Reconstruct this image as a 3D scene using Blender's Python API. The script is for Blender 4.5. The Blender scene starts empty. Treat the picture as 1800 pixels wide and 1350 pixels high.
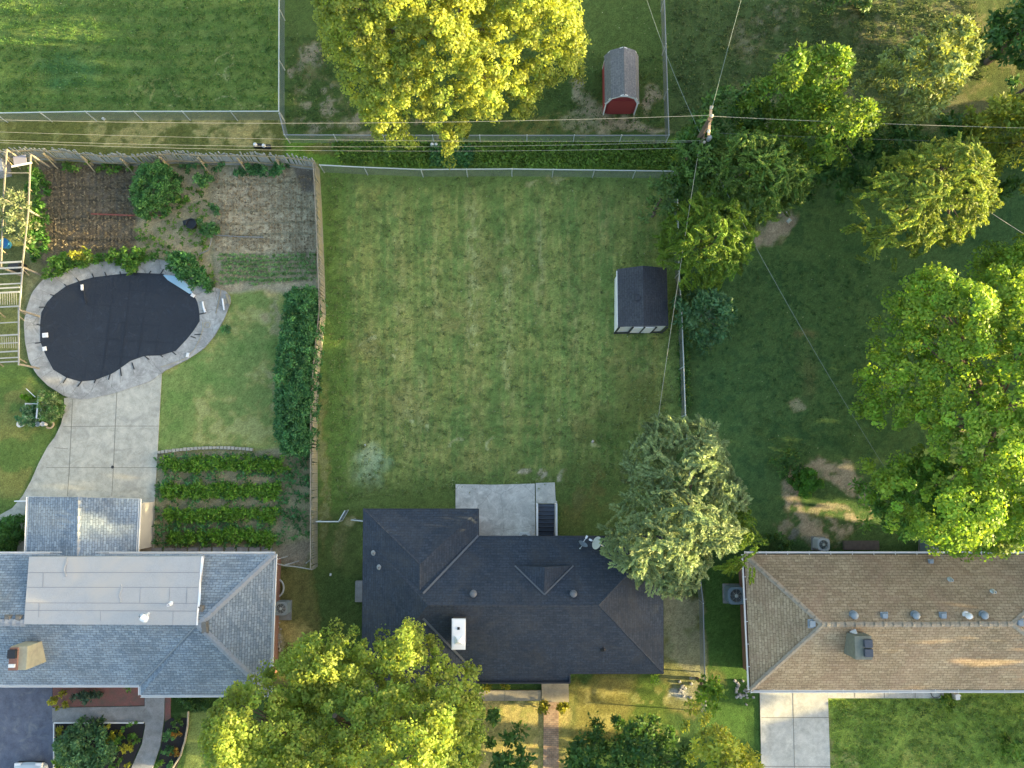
import bpy, math, random
import numpy as np
from mathutils import Vector, Matrix
R = math.radians
rng = np.random.default_rng(7)
rnd = random.Random(11)

# ------------------------------------------------------------------ camera, sky, sun, exposure
scene = bpy.context.scene
CAM_H, TILT, HFOV = 47.0, R(6.2), R(65.0)
cam_d = bpy.data.cameras.new('camera'); cam = bpy.data.objects.new('camera', cam_d)
scene.collection.objects.link(cam); scene.camera = cam
cam.location = (0, 0, CAM_H); cam.rotation_euler = (TILT, 0, 0)
cam_d.sensor_fit = 'HORIZONTAL'; cam_d.angle = HFOV; cam_d.clip_end = 3000; cam_d.clip_start = 0.5
SUN_EL, SUN_AZ = R(10.5), R(-4.0)          # azimuth counted from +x
w = bpy.data.worlds.new('World'); scene.world = w; w.use_nodes = True
nt = w.node_tree; nt.nodes.clear()
sky = nt.nodes.new('ShaderNodeTexSky'); sky.sky_type = 'NISHITA'; sky.sun_disc = False
sky.sun_elevation = SUN_EL; sky.sun_rotation = R(90) - SUN_AZ
sky.altitude = 200; sky.air_density = 1.0; sky.dust_density = 3.0; sky.ozone_density = 0.3
bg = nt.nodes.new('ShaderNodeBackground'); bg.inputs[1].default_value = 0.15
wo = nt.nodes.new('ShaderNodeOutputWorld')
nt.links.new(sky.outputs[0], bg.inputs[0]); nt.links.new(bg.outputs[0], wo.inputs[0])
sun_d = bpy.data.lights.new('sun', 'SUN'); sun = bpy.data.objects.new('sun', sun_d)
scene.collection.objects.link(sun)
sun_d.energy = 5.0; sun_d.angle = R(0.5); sun_d.color = (1.0, 0.77, 0.37)
sdir = Vector((math.cos(SUN_EL)*math.cos(SUN_AZ), math.cos(SUN_EL)*math.sin(SUN_AZ), math.sin(SUN_EL)))
sun.rotation_euler = sdir.to_track_quat('Z', 'Y').to_euler(); sun.location = sdir*60
scene.view_settings.view_transform = 'Standard'; scene.view_settings.look = 'None'
scene.view_settings.gamma = 1.0; scene.view_settings.use_curve_mapping = False
scene.view_settings.exposure = 2.27
scene.render.engine = 'CYCLES'
scene.cycles.max_bounces = 6; scene.cycles.diffuse_bounces = 3; scene.cycles.glossy_bounces = 2
scene.cycles.transmission_bounces = 4; scene.cycles.transparent_max_bounces = 8
scene.cycles.use_denoising = True; scene.cycles.sample_clamp_indirect = 6.0

# ------------------------------------------------------------------ photograph position -> point in the place
FOC = 900.0/math.tan(HFOV/2); CT, ST = math.cos(TILT), math.sin(TILT)
def at(px, py, z=0.0):
    a = (px-900.0)/FOC; b = -(py-675.0)/FOC
    dy = b*CT + ST; dz = b*ST - CT
    t = (z-CAM_H)/dz
    return Vector((a*t, dy*t, z))
def to_px(x, y, z=0.0):
    zz = z-CAM_H
    yc = y*CT + zz*ST; zc = -y*ST + zz*CT
    return 900 + FOC*x/(-zc), 675 - FOC*yc/(-zc)
def pts(lst, z=0.0): return [at(p[0], p[1], z if len(p) < 3 else p[2]) for p in lst]
def lin(c):
    c = c/255.0
    return c/12.92 if c <= .04045 else ((c+.055)/1.055)**2.4
KA = 1.0
def ph(r, g, b, k=1.0):
    return (lin(r)*KA*k, lin(g)*KA*k, lin(b)*KA*k)

# ------------------------------------------------------------------ objects
C = scene.collection
def link(o, parent=None):
    C.objects.link(o)
    if parent is not None: o.parent = parent
    return o
def tag(o, label=None, cat=None, group=None, kind=None):
    if label: o['label'] = label
    if cat: o['category'] = cat
    if group: o['group'] = group
    if kind: o['kind'] = kind
    return o
def thing(name, label, cat, loc=(0, 0, 0), group=None, rz=0.0):
    o = bpy.data.objects.new(name, None); o.empty_display_size = .3
    link(o); o.location = loc; o.rotation_euler = (0, 0, rz)
    return tag(o, label, cat, group)
def copy_tree(o, parent=None):
    c = o.copy(); link(c, None); c.parent = parent
    for ch in list(o.children): copy_tree(ch, c)
    return c

class M:
    def __init__(s, off=(0, 0, 0)): s.v = []; s.f = []; s.uv = []; s.off = Vector(off)
    def poly(s, ps, uv=None):
        n = len(s.v); s.v += [tuple(Vector(p)-s.off) for p in ps]
        s.f.append(tuple(range(n, n+len(ps)))); s.uv.append(uv)
    def roof(s, ps, flip=False):
        ps = [Vector(p) for p in ps]
        n = Vector((0, 0, 0))
        for i in range(len(ps)):
            a, b = ps[i], ps[(i+1) % len(ps)]
            n += Vector(((a.y-b.y)*(a.z+b.z), (a.z-b.z)*(a.x+b.x), (a.x-b.x)*(a.y+b.y)))
        if n.z < 0: n = -n; ps = ps[::-1]
        n.normalize(); u = Vector((0, 0, 1)).cross(n)
        u = u.normalized() if u.length > .02 else Vector((1, 0, 0))
        v = n.cross(u)
        s.poly(ps, [(p.dot(u), p.dot(v)) for p in ps])
    def prism(s, ps, z0, z1, top_uv=False):
        ps = [Vector((p[0], p[1], 0)) for p in ps]
        ar = sum(ps[i].x*ps[(i+1) % len(ps)].y - ps[(i+1) % len(ps)].x*ps[i].y for i in range(len(ps)))
        if ar < 0: ps = ps[::-1]
        s.poly([(p.x, p.y, z1) for p in ps]); s.poly([(p.x, p.y, z0) for p in ps[::-1]])
        for i in range(len(ps)):
            a, b = ps[i], ps[(i+1) % len(ps)]
            s.poly([(a.x, a.y, z0), (b.x, b.y, z0), (b.x, b.y, z1), (a.x, a.y, z1)])
    def box(s, c, d, rz=0.0, taper=1.0):
        x, y, z = c; a, b, h = d[0]/2, d[1]/2, d[2]/2
        co, si = math.cos(rz), math.sin(rz)
        q = []
        for k, zz in ((1, -h), (taper, h)):
            for (i, j) in ((-1, -1), (1, -1), (1, 1), (-1, 1)):
                px, py = i*a*k, j*b*k
                q.append((x+px*co-py*si, y+px*si+py*co, z+zz))
        for f in ((3, 2, 1, 0), (4, 5, 6, 7), (0, 1, 5, 4), (1, 2, 6, 5), (2, 3, 7, 6), (3, 0, 4, 7)):
            s.poly([q[i] for i in f])
    def bar(s, p0, p1, w, h, up=(0, 0, 1)):
        p0, p1 = Vector(p0), Vector(p1); d = (p1-p0)
        if d.length < 1e-5: return
        d.normalize(); up = Vector(up); sd = d.cross(up)
        if sd.length < 1e-3: sd = d.cross(Vector((1, 0, 0)))
        sd.normalize(); u = sd.cross(d)
        q = [p + sd*(i*w/2) + u*(j*h/2) for p in (p0, p1) for (i, j) in ((-1, -1), (1, -1), (1, 1), (-1, 1))]
        for f in ((3, 2, 1, 0), (4, 5, 6, 7), (0, 1, 5, 4), (1, 2, 6, 5), (2, 3, 7, 6), (3, 0, 4, 7)):
            s.poly([q[i] for i in f])
    def tube(s, path, r, n=8, caps=True):
        path = [Vector(p) for p in path]; rings = []
        for i, p in enumerate(path):
            a = path[max(i-1, 0)]; b = path[min(i+1, len(path)-1)]
            d = (b-a).normalized(); q = Vector((0, 0, 1)) if abs(d.z) < .9 else Vector((1, 0, 0))
            u = d.cross(q).normalized(); v = d.cross(u)
            rr = r[i] if isinstance(r, (list, tuple)) else r
            rings.append([p + (u*math.cos(2*math.pi*k/n) + v*math.sin(2*math.pi*k/n))*rr for k in range(n)])
        for i in range(len(rings)-1):
            for k in range(n):
                s.poly([rings[i][k], rings[i][(k+1) % n], rings[i+1][(k+1) % n], rings[i+1][k]])
        if caps: s.poly(rings[0][::-1]); s.poly(rings[-1])
    def lathe(s, c, prof, n=20):
        c = Vector(c); rings = [[c + Vector((r*math.cos(2*math.pi*k/n), r*math.sin(2*math.pi*k/n), z)) for k in range(n)] for r, z in prof]
        for i in range(len(rings)-1):
            for k in range(n):
                s.poly([rings[i][k], rings[i][(k+1) % n], rings[i+1][(k+1) % n], rings[i+1][k]])
        if prof[-1][0] > 1e-4: s.poly(rings[-1])
        if prof[0][0] > 1e-4: s.poly(rings[0][::-1])
    def torus(s, c, R0, r, n=20, m=6, a0=0, a1=2*math.pi):
        c = Vector(c); full = abs(a1-a0-2*math.pi) < 1e-6; k1 = n if full else n+1
        rings = []
        for i in range(k1):
            a = a0+(a1-a0)*i/n
            rings.append([c+Vector((math.cos(a)*(R0+r*math.cos(2*math.pi*j/m)), math.sin(a)*(R0+r*math.cos(2*math.pi*j/m)), r*math.sin(2*math.pi*j/m))) for j in range(m)])
        for i in range(n):
            a, b = rings[i], rings[(i+1) % k1]
            for j in range(m): s.poly([a[j], b[j], b[(j+1) % m], a[(j+1) % m]])
    def build(s, name, mat, parent=None, smooth=False):
        me = bpy.data.meshes.new(name); me.from_pydata(s.v, [], s.f)
        if any(u is not None for u in s.uv):
            ul = me.uv_layers.new(name='UVMap'); k = 0
            for f, u in zip(s.f, s.uv):
                for j in range(len(f)):
                    if u is not None: ul.data[k].uv = u[j]
                    k += 1
        if smooth:
            for p in me.polygons: p.use_smooth = True
        me.materials.append(mat); me.update()
        return link(bpy.data.objects.new(name, me), parent)
def struct(m, name, mat, label=None):
    return tag(m.build(name, mat), label, None, None, 'structure')

# ------------------------------------------------------------------ materials
def newmat(name):
    m = bpy.data.materials.new(name); m.use_nodes = True
    return m, m.node_tree, m.node_tree.nodes['Principled BSDF']
def N(t, kind, **kw):
    n = t.nodes.new(kind)
    for k, v in kw.items(): setattr(n, k, v)
    return n
def noise(t, co, scale, detail=4, rough=.55, dist=0):
    n = N(t, 'ShaderNodeTexNoise'); n.inputs['Scale'].default_value = scale; n.inputs['Detail'].default_value = detail
    n.inputs['Roughness'].default_value = rough; n.inputs['Distortion'].default_value = dist
    t.links.new(co, n.inputs['Vector']); return n.outputs['Fac']
def ramp(t, fac, stops):
    r = N(t, 'ShaderNodeValToRGB'); e = r.color_ramp.elements
    while len(e) < len(stops): e.new(.5)
    for i, (p, c) in enumerate(stops):
        e[i].position = p; e[i].color = (c, c, c, 1) if not isinstance(c, tuple) else (*c, 1)
    t.links.new(fac, r.inputs[0]); return r.outputs[0]
def mixc(t, fac, a, b, blend='MIX'):
    n = N(t, 'ShaderNodeMix', data_type='RGBA', blend_type=blend)
    for sock, val in ((n.inputs[0], fac), (n.inputs[6], a), (n.inputs[7], b)):
        if isinstance(val, bpy.types.NodeSocket): t.links.new(val, sock)
        elif isinstance(val, (int, float)): sock.default_value = val
        else: sock.default_value = (*val, 1)
    return n.outputs[2]
def bump(t, h, strength, dist, b):
    n = N(t, 'ShaderNodeBump'); n.inputs['Strength'].default_value = strength; n.inputs['Distance'].default_value = dist
    t.links.new(h, n.inputs['Height']); t.links.new(n.outputs[0], b.inputs['Normal'])
def pos(t): return N(t, 'ShaderNodeNewGeometry').outputs['Position']
def plain(name, col, rough=.6, var=.18, scale=6.0, metal=0.0, bmp=.0, stain=None, stain_scale=1.2, spec=.4, fine=0):
    m, t, b = newmat(name); p = N(t, 'ShaderNodeTexCoord').outputs['Object']
    n1 = noise(t, p, scale, 5, .6)
    c = mixc(t, n1, tuple(x*(1-var) for x in col), tuple(min(1, x*(1+var)) for x in col))
    if fine:
        n3 = noise(t, p, 60, 2, .7); c = mixc(t, fine, c, ramp(t, n3, [(.3, .05), (.7, .95)]), 'OVERLAY')
    if stain:
        n2 = ramp(t, noise(t, p, stain_scale, 6, .65, .6), [(.42, 0.0), (.68, 1.0)])
        c = mixc(t, n2, c, stain)
    t.links.new(c, b.inputs['Base Color'])
    b.inputs['Roughness'].default_value = rough; b.inputs['Metallic'].default_value = metal
    b.inputs['Specular IOR Level'].default_value = spec
    if bmp: bump(t, noise(t, p, scale*5, 4), bmp, .02, b)
    return m
def shingle(name, c1, c2, row=.14, wid=.33, mortar=.012, dark=.45, stain=None, stain_amt=.5, large=.35, rough=.85, streak=None):
    m, t, b = newmat(name); uv = N(t, 'ShaderNodeUVMap').outputs[0]
    nz = N(t, 'ShaderNodeTexNoise'); nz.inputs['Scale'].default_value = 2.2; t.links.new(uv, nz.inputs['Vector'])
    sc = N(t, 'ShaderNodeVectorMath', operation='SCALE'); sc.inputs[3].default_value = .035; t.links.new(nz.outputs['Color'], sc.inputs[0])
    ad = N(t, 'ShaderNodeVectorMath', operation='ADD'); t.links.new(uv, ad.inputs[0]); t.links.new(sc.outputs[0], ad.inputs[1])
    br = N(t, 'ShaderNodeTexBrick'); br.offset = .5
    br.inputs['Scale'].default_value = 1.0; br.inputs['Brick Width'].default_value = wid
    br.inputs['Row Height'].default_value = row; br.inputs['Mortar Size'].default_value = mortar
    br.inputs['Mortar Smooth'].default_value = .4; br.inputs['Bias'].default_value = 0.0
    br.inputs['Color1'].default_value = (*c1, 1); br.inputs['Color2'].default_value = (*c2, 1)
    br.inputs['Mortar'].default_value = (*[x*dark for x in c1], 1)
    t.links.new(ad.outputs[0], br.inputs['Vector'])
    c = br.outputs['Color']
    n1 = noise(t, uv, .35, 6, .65); c = mixc(t, large, c, ramp(t, n1, [(.3, .12), (.7, .88)]), 'OVERLAY')
    n3 = noise(t, uv, 9, 3, .7); c = mixc(t, .5, c, ramp(t, n3, [(.3, .2), (.7, .8)]), 'OVERLAY')
    n4 = noise(t, uv, 45, 2, .7); c = mixc(t, .35, c, ramp(t, n4, [(.3, .2), (.7, .8)]), 'OVERLAY')
    if stain:
        n2 = ramp(t, noise(t, uv, .55, 6, .7, 1.0), [(.45, 0.0), (.7, stain_amt)]); c = mixc(t, n2, c, stain)
    if streak:
        mp = N(t, 'ShaderNodeMapping'); mp.inputs['Scale'].default_value = (2.5, .25, 1); t.links.new(uv, mp.inputs['Vector'])
        n5 = ramp(t, noise(t, mp.outputs[0], 1.0, 5, .65), [(.5, 0.0), (.75, .5)]); c = mixc(t, n5, c, streak)
    t.links.new(c, b.inputs['Base Color']); b.inputs['Roughness'].default_value = rough
    b.inputs['Specular IOR Level'].default_value = .35
    iv = N(t, 'ShaderNodeMath', operation='SUBTRACT'); iv.inputs[0].default_value = 1; t.links.new(br.outputs['Fac'], iv.inputs[1])
    bump(t, iv.outputs[0], .5, .02, b)
    return m
def concrete(name, col, dark, light=None, rough=.85, s=.45, crack=True, stain=None):
    m, t, b = newmat(name); p = pos(t)
    n1 = noise(t, p, s, 7, .68, .5); c = mixc(t, ramp(t, n1, [(.32, 0.0), (.68, 1.0)]), dark, col)
    n2 = noise(t, p, 2.3, 6, .7, .3); c = mixc(t, .5, c, ramp(t, n2, [(.28, .22), (.72, .78)]), 'OVERLAY')
    n3 = noise(t, p, 28, 3, .7); c = mixc(t, .4, c, ramp(t, n3, [(.3, .25), (.7, .75)]), 'OVERLAY')
    if light:
        c = mixc(t, ramp(t, noise(t, p, 1.1, 7, .72, 1.5), [(.52, 0.0), (.7, .8)]), c, light)
    if stain:
        c = mixc(t, ramp(t, noise(t, p, .8, 4, .6, .8), [(.56, 0.0), (.72, .7)]), c, stain)
    if crack:
        vz = N(t, 'ShaderNodeTexNoise'); vz.inputs['Scale'].default_value = 1.3; vz.inputs['Detail'].default_value = 5; t.links.new(p, vz.inputs['Vector'])
        mv = mixc(t, .35, p, vz.outputs['Color'], 'ADD')
        vo = N(t, 'ShaderNodeTexVoronoi', feature='DISTANCE_TO_EDGE'); vo.inputs['Scale'].default_value = .42; t.links.new(mv, vo.inputs['Vector'])
        ln = ramp(t, vo.outputs['Distance'], [(.0, .55), (.008, 0.0)])
        c = mixc(t, ln, c, tuple(x*.35 for x in dark))
    t.links.new(c, b.inputs['Base Color']); b.inputs['Roughness'].default_value = rough
    bump(t, n3, .25, .01, b)
    return m
def leafmat(name, ca, cb, trans=.35, rough=.5, tc=None):
    m, t, b = newmat(name)
    a = N(t, 'ShaderNodeAttribute', attribute_name='tint')
    sp = N(t, 'ShaderNodeSeparateColor'); t.links.new(a.outputs['Color'], sp.inputs[0])
    c = mixc(t, sp.outputs[1], ca, cb)
    vm = N(t, 'ShaderNodeVectorMath', operation='SCALE'); t.links.new(c, vm.inputs[0])
    mm = N(t, 'ShaderNodeMath', operation='MULTIPLY'); mm.inputs[1].default_value = 2.0; t.links.new(sp.outputs[0], mm.inputs[0])
    t.links.new(mm.outputs[0], vm.inputs[3])
    t.links.new(vm.outputs[0], b.inputs['Base Color']); b.inputs['Roughness'].default_value = rough
    b.inputs['Specular IOR Level'].default_value = .3
    tr = N(t, 'ShaderNodeBsdfTranslucent')
    tv = N(t, 'ShaderNodeVectorMath', operation='MULTIPLY'); tv.inputs[1].default_value = tc or (1.5, 1.35, .6)
    t.links.new(vm.outputs[0], tv.inputs[0]); t.links.new(tv.outputs[0], tr.inputs[0])
    mx = N(t, 'ShaderNodeMixShader'); mx.inputs[0].default_value = trans
    t.links.new(b.outputs[0], mx.inputs[1]); t.links.new(tr.outputs[0], mx.inputs[2])
    t.links.new(mx.outputs[0], t.nodes['Material Output'].inputs[0])
    return m
L_MAPLE = leafmat('maple_leaf', (.20, .31, .06), (.40, .43, .08), .48)
L_OAK = leafmat('bright_leaf', (.16, .31, .04), (.32, .42, .055), .46)
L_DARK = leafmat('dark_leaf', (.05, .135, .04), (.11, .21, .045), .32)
L_CEDAR = leafmat('cedar_leaf', (.095, .20, .02), (.20, .28, .025), .25)
L_FEATH = leafmat('feather_leaf', (.19, .27, .12), (.31, .365, .14), .3, tc=(1.3, 1.3, .8))
L_HEDGE = leafmat('hedge_leaf', (.05, .165, .06), (.10, .24, .075), .28)
L_GARD = leafmat('garden_leaf', (.07, .19, .03), (.17, .29, .05), .35)
L_DRY = leafmat('dry_stalk', (.20, .17, .11), (.30, .24, .14), .2, tc=(1, 1, 1))
L_YEL = leafmat('yellow_leaf', (.26, .28, .03), (.36, .36, .05), .35)
BARK = plain('bark', (.13, .10, .08), .9, .35, 5, bmp=.4)
WHITE = plain('white_paint', (.72, .72, .70), .5, .06, 3)
WHITE_M = plain('white_metal', (.78, .79, .80), .35, .05, 2)
DARK = plain('dark_metal', (.03, .032, .035), .5, .2, 4)
GALV = plain('galvanised_steel', (.52, .57, .56), .45, .15, 4, metal=.3)
GREYM = plain('grey_metal', (.22, .24, .25), .5, .15, 5)
WOODF = plain('weathered_wood', (.27, .245, .19), .85, .4, 7, bmp=.3, stain=(.17, .16, .13))
WOODY = plain('yellow_wood', (.32, .275, .17), .8, .25, 7, bmp=.2)
WOODW = plain('silvery_wood', (.33, .34, .32), .8, .25, 7, bmp=.2)
SOIL = plain('dry_soil', ph(134, 124, 100), .95, .3, 4, bmp=.6, stain=ph(105, 98, 78))
BLACKP = plain('black_plastic', (.02, .022, .026), .6, .2, 4)
BRICK = plain('brick', (.24, .13, .10), .85, .3, 9, bmp=.3)
# ------------------------------------------------------------------ numpy noise and shapes
def vnoise(x, y, scale, seed=0):
    x = x/scale + seed*17.13; y = y/scale + seed*9.71
    xi = np.floor(x).astype(np.int64); yi = np.floor(y).astype(np.int64); fx = x-xi; fy = y-yi
    fx = fx*fx*(3-2*fx); fy = fy*fy*(3-2*fy)
    def h(a, b):
        n = (a*374761393 + b*668265263 + seed*982451653) & 0xffffffff
        n = ((n ^ (n >> 13))*1274126177) & 0xffffffff
        return ((n ^ (n >> 16)) & 0xffff)/65535.0
    return (h(xi, yi)*(1-fx)+h(xi+1, yi)*fx)*(1-fy) + (h(xi, yi+1)*(1-fx)+h(xi+1, yi+1)*fx)*fy
def fbm(x, y, scale, seed=0, o=4):
    r = 0; a = .5; tot = 0
    for i in range(o): r = r + a*vnoise(x, y, scale/2**i, seed+i*3); tot += a; a *= .55
    return r/tot
def sdf(x, y, poly):
    """signed distance to polygon, positive inside"""
    d = np.full(x.shape, 1e9); ins = np.zeros(x.shape, bool); n = len(poly)
    for i in range(n):
        ax, ay = poly[i][0], poly[i][1]; bx, by = poly[(i+1) % n][0], poly[(i+1) % n][1]
        ex, ey = bx-ax, by-ay; wx, wy = x-ax, y-ay
        t = np.clip((wx*ex+wy*ey)/(ex*ex+ey*ey+1e-9), 0, 1)
        d = np.minimum(d, (wx-ex*t)**2+(wy-ey*t)**2)
        c = ((ay <= y) & (by > y)) | ((by <= y) & (ay > y))
        xx = ax + (y-ay)/(by-ay if by != ay else 1e-9)*ex
        ins ^= c & (x < xx)
    d = np.sqrt(d); return np.where(ins, d, -d)
def sstep(a, b, x):
    t = np.clip((x-a)/(b-a), 0, 1); return t*t*(3-2*t)

# ------------------------------------------------------------------ ground: one sheet to the horizon
CELL = .095
xs = np.arange(-34, 34.01, CELL); ys = np.arange(-22.5, 32.0, CELL)
far = [40, 48, 60, 80, 120, 200, 400, 900, 2000]
X1 = np.concatenate([[-f for f in far[::-1]], xs, far]); Y1 = np.concatenate([[-f for f in far[::-1]], ys, far])
GX, GY = np.meshgrid(X1, Y1); nx, ny = len(X1), len(Y1)
PX, PY = to_px(GX, np.clip(GY, -60, 60))
gx, gy = GX, GY
n_l = fbm(gx, gy, 6, 1); n_m = fbm(gx, gy, 1.6, 2); n_f = fbm(gx, gy, .45, 5, 3); n_t = rng.random(gx.shape)
wx = PX + 26*(n_m-.5)*2 + 10*(n_f-.5)*2; wy = PY + 26*(fbm(gx, gy, 1.6, 12)-.5)*2 + 10*(fbm(gx, gy, .45, 15, 3)-.5)*2
col = np.zeros(gx.shape+(3,)); col[:] = ph(50, 80, 44)
def put(mask, c, amt=1.0):
    global col
    m = np.clip(mask*amt, 0, 1)[..., None]; col = col*(1-m) + np.array(c)*m
def region(poly, c, soft=6, warp=.25, amt=1.0):
    x = PX*(1-warp)+wx*warp; y = PY*(1-warp)+wy*warp
    put(sstep(-soft, soft, sdf(x, y, poly)), c, amt)
def blob(cx, cy, rx, ry, c, amt=1.0, soft=.5, thr=None):
    d = np.sqrt(((wx-cx)/rx)**2+((wy-cy)/ry)**2); m = 1-sstep(1-soft, 1+soft*.3, d)
    if thr is not None: m = m*sstep(thr-.07, thr+.07, n_f*.6+n_m*.4)
    put(m, c, amt)
DIRT = ph(136, 126, 102); DRY = ph(140, 132, 88); OLV = ph(98, 102, 58)
region([(-900, -900), (492, -900), (492, 198), (-900, 203)], ph(76, 108, 56), 3)
region([(-900, 203), (495, 198), (500, 300), (-900, 300)], ph(84, 98, 54), 6)
region([(494, -900), (1172, -900), (1172, 240), (500, 238)], ph(62, 88, 48), 4)
region([(500, 242), (1190, 244), (1190, 302), (560, 292), (500, 270)], ph(84, 122, 50), 6)
region([(1174, -900), (3000, -900), (3000, 200), (1174, 240)], ph(60, 84, 50), 8)
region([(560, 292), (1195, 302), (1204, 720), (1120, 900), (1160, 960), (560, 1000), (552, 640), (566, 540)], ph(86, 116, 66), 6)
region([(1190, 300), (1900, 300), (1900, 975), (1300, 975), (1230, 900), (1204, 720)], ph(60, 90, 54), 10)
# top-left lawn
m = sstep(0, 8, sdf(PX, PY, [(-900, -900), (492, -900), (492, 197), (-900, 201)]))
put(m*sstep(.3, .7, .5+.5*np.sin(PY/4.1+.5*np.sin(PX/60)))*.75, ph(92, 118, 66)); put(m*sstep(.35, .65, .5+.5*np.sin(PX/15.0+1))*.3, ph(60, 94, 48))
put(m*sstep(.5, .7, n_l), ph(92, 118, 60), .45)
put(m*(1-sstep(.05, .45, np.abs(fbm(gx, gy, 2.6, 31, 3)-.5)*30))*sstep(180, 330, PX)*sstep(60, 110, PY), ph(146, 150, 104), .8)
blob(120, 120, 60, 30, ph(48, 100, 66), .5)
# strip under the wires
put(sstep(0, 8, sdf(PX, PY, [(150, 205), (500, 205), (505, 262), (150, 262)]))*sstep(.46, .6, n_f*.5+n_m*.5), ph(146, 134, 86), .8)
put(sstep(0, 8, sdf(PX, PY, [(-20, 205), (300, 205), (300, 262), (-20, 262)]))*sstep(.52, .68, n_f*.6+n_m*.4), ph(112, 112, 64), .7)
blob(640, 255, 60, 18, OLV, .6); blob(560, 262, 40, 16, ph(98, 92, 52), .8)
# yard with the red shed
for b in [(555, 110, 26, 26), (560, 175, 45, 40), (560, 205, 50, 22), (625, 200, 22, 24), (640, 235, 40, 10), (520, 118, 14, 9), (740, 222, 50, 12)]:
    blob(*b, ph(128, 120, 98), .95, .6, .46)
for b in [(1010, 165, 12, 30), (1035, 195, 26, 24), (1090, 225, 70, 16), (1130, 232, 50, 10), (1065, 205, 30, 16), (1010, 222, 30, 12), (1140, 170, 14, 26)]:
    blob(*b, ph(142, 132, 106), .95, .6)
blob(960, 222, 90, 14, ph(104, 110, 66), .6, .6, .45)
# alley weeds
m = sstep(0, 6, sdf(PX, PY, [(600, 246), (1190, 248), (1190, 300), (600, 292)]))
put(m*sstep(.45, .65, n_f), ph(124, 150, 70), .7)
# top right
m = sstep(0, 12, sdf(PX, PY, [(1176, -900), (3000, -900), (3000, 260), (1176, 236)]))
put(m*sstep(.5, .62, .5+.5*np.sin(PX/13.0))*.5, ph(80, 106, 64), .6)
put(m*sstep(1270, 1330, PX)*sstep(.54, .62, n_m*.45+n_f*.55), ph(112, 108, 82), .6)
put(m*sstep(1400, 1500, PX), ph(66, 78, 48), .4)
blob(1330, 60, 40, 50, ph(112, 106, 84), .4, .6, .5)
# centre lawn: mower stripes, dry rows, worn edges
mc = sstep(0, 40, sdf(PX, PY, [(575, 305), (1175, 315), (1190, 700), (1110, 860), (585, 885)]))
put(mc*sstep(.35, .75, n_l), ph(100, 126, 72), .7)
sx = PX + 5*(fbm(gx, gy, 1.1, 40)-.5)*2
for cx0, wd, y0, y1, a in [(700, 9, 350, 600, .55), (766, 8, 380, 620, .55), (832, 12, 340, 640, .9), (893, 10, 380, 760, .75), (950, 9, 360, 560, .6), (652, 9, 560, 860, .5), (712, 12, 480, 820, .5), (1010, 9, 500, 640, .35), (1060, 14, 350, 430, .5), (740, 10, 640, 820, .4), (835, 16, 640, 830, .35), (620, 8, 480, 700, .3)]:
    mm = np.exp(-((sx-cx0)/wd)**2)*sstep(y0-40, y0+40, PY)*(1-sstep(y1-50, y1+40, PY))
    mm = mm*sstep(.36, .6, n_f*.55+.45*vnoise(gx*6, gy, .5, 44))
    put(mm, ph(146, 146, 104), a)
put(mc*sstep(.42, .58, .5+.5*np.sin(sx/10.2+.8)), ph(112, 130, 76), .4); put(mc*sstep(.6, .9, .5+.5*np.sin(sx/2.2))*sstep(.3,.6,n_f), ph(126, 138, 88), .45)
put(mc*sstep(.52, .66, n_m*.5+n_f*.5), ph(112, 120, 74), .3)
for (bx, by, rx, ry) in [(660, 620, 60, 30), (720, 730, 50, 70), (800, 560, 90, 50), (870, 470, 70, 60), (1040, 740, 60, 50), (1120, 650, 50, 40)]:
    blob(bx, by, rx, ry, ph(112, 114, 76), .4, .8, .42)
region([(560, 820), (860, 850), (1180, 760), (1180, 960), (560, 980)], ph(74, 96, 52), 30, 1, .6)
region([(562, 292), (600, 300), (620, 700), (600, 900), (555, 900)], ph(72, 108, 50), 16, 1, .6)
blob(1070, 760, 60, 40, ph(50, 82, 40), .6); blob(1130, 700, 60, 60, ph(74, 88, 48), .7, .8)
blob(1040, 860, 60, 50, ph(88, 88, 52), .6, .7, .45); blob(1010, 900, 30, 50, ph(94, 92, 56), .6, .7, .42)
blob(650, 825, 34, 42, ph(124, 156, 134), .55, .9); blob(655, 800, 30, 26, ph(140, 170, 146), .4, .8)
for b in [(925, 828, 14, 8), (965, 830, 26, 12), (940, 838, 18, 8), (950, 825, 40, 6)]: blob(*b, ph(150, 140, 118), .9, .5, .44)
for (bx, by, r) in [(663, 603, 5), (698, 625, 5), (714, 743, 4), (800, 770, 4), (866, 790, 4), (739, 753, 3), (640, 618, 3), (1042, 775, 5), (702, 602, 3), (970, 740, 3)]:
    blob(bx, by, r*1.3, r*1.3, ph(150, 156, 116), .7)
blob(980, 318, 26, 6, ph(150, 140, 98), .6, .7, .4); blob(935, 322, 22, 4, ph(150, 140, 98), .7, .7, .4)
# right yard
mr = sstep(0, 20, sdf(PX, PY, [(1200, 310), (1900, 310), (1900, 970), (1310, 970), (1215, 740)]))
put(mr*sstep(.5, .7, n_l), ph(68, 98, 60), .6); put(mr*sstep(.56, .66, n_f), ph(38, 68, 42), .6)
blob(1362, 412, 34, 26, ph(134, 122, 104), 1.0, .5); blob(1386, 392, 16, 22, ph(126, 114, 98), .9, .5); blob(1345, 425, 18, 16, ph(134, 122, 104), .8, .5)
blob(1404, 720, 12, 14, ph(136, 130, 104), .8, .6); blob(1420, 590, 26, 16, ph(92, 92, 66), .6, .6, .45); blob(1430, 660, 20, 60, ph(80, 90, 60), .5, .8)
dd = np.sqrt(((wx-1455)/62)**2+((wy-880)/66)**2)
put((1-sstep(.14, .34, np.abs(dd-.95)))*sstep(.36, .5, n_m*.4+n_f*.6), ph(136, 124, 104), .95)
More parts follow.
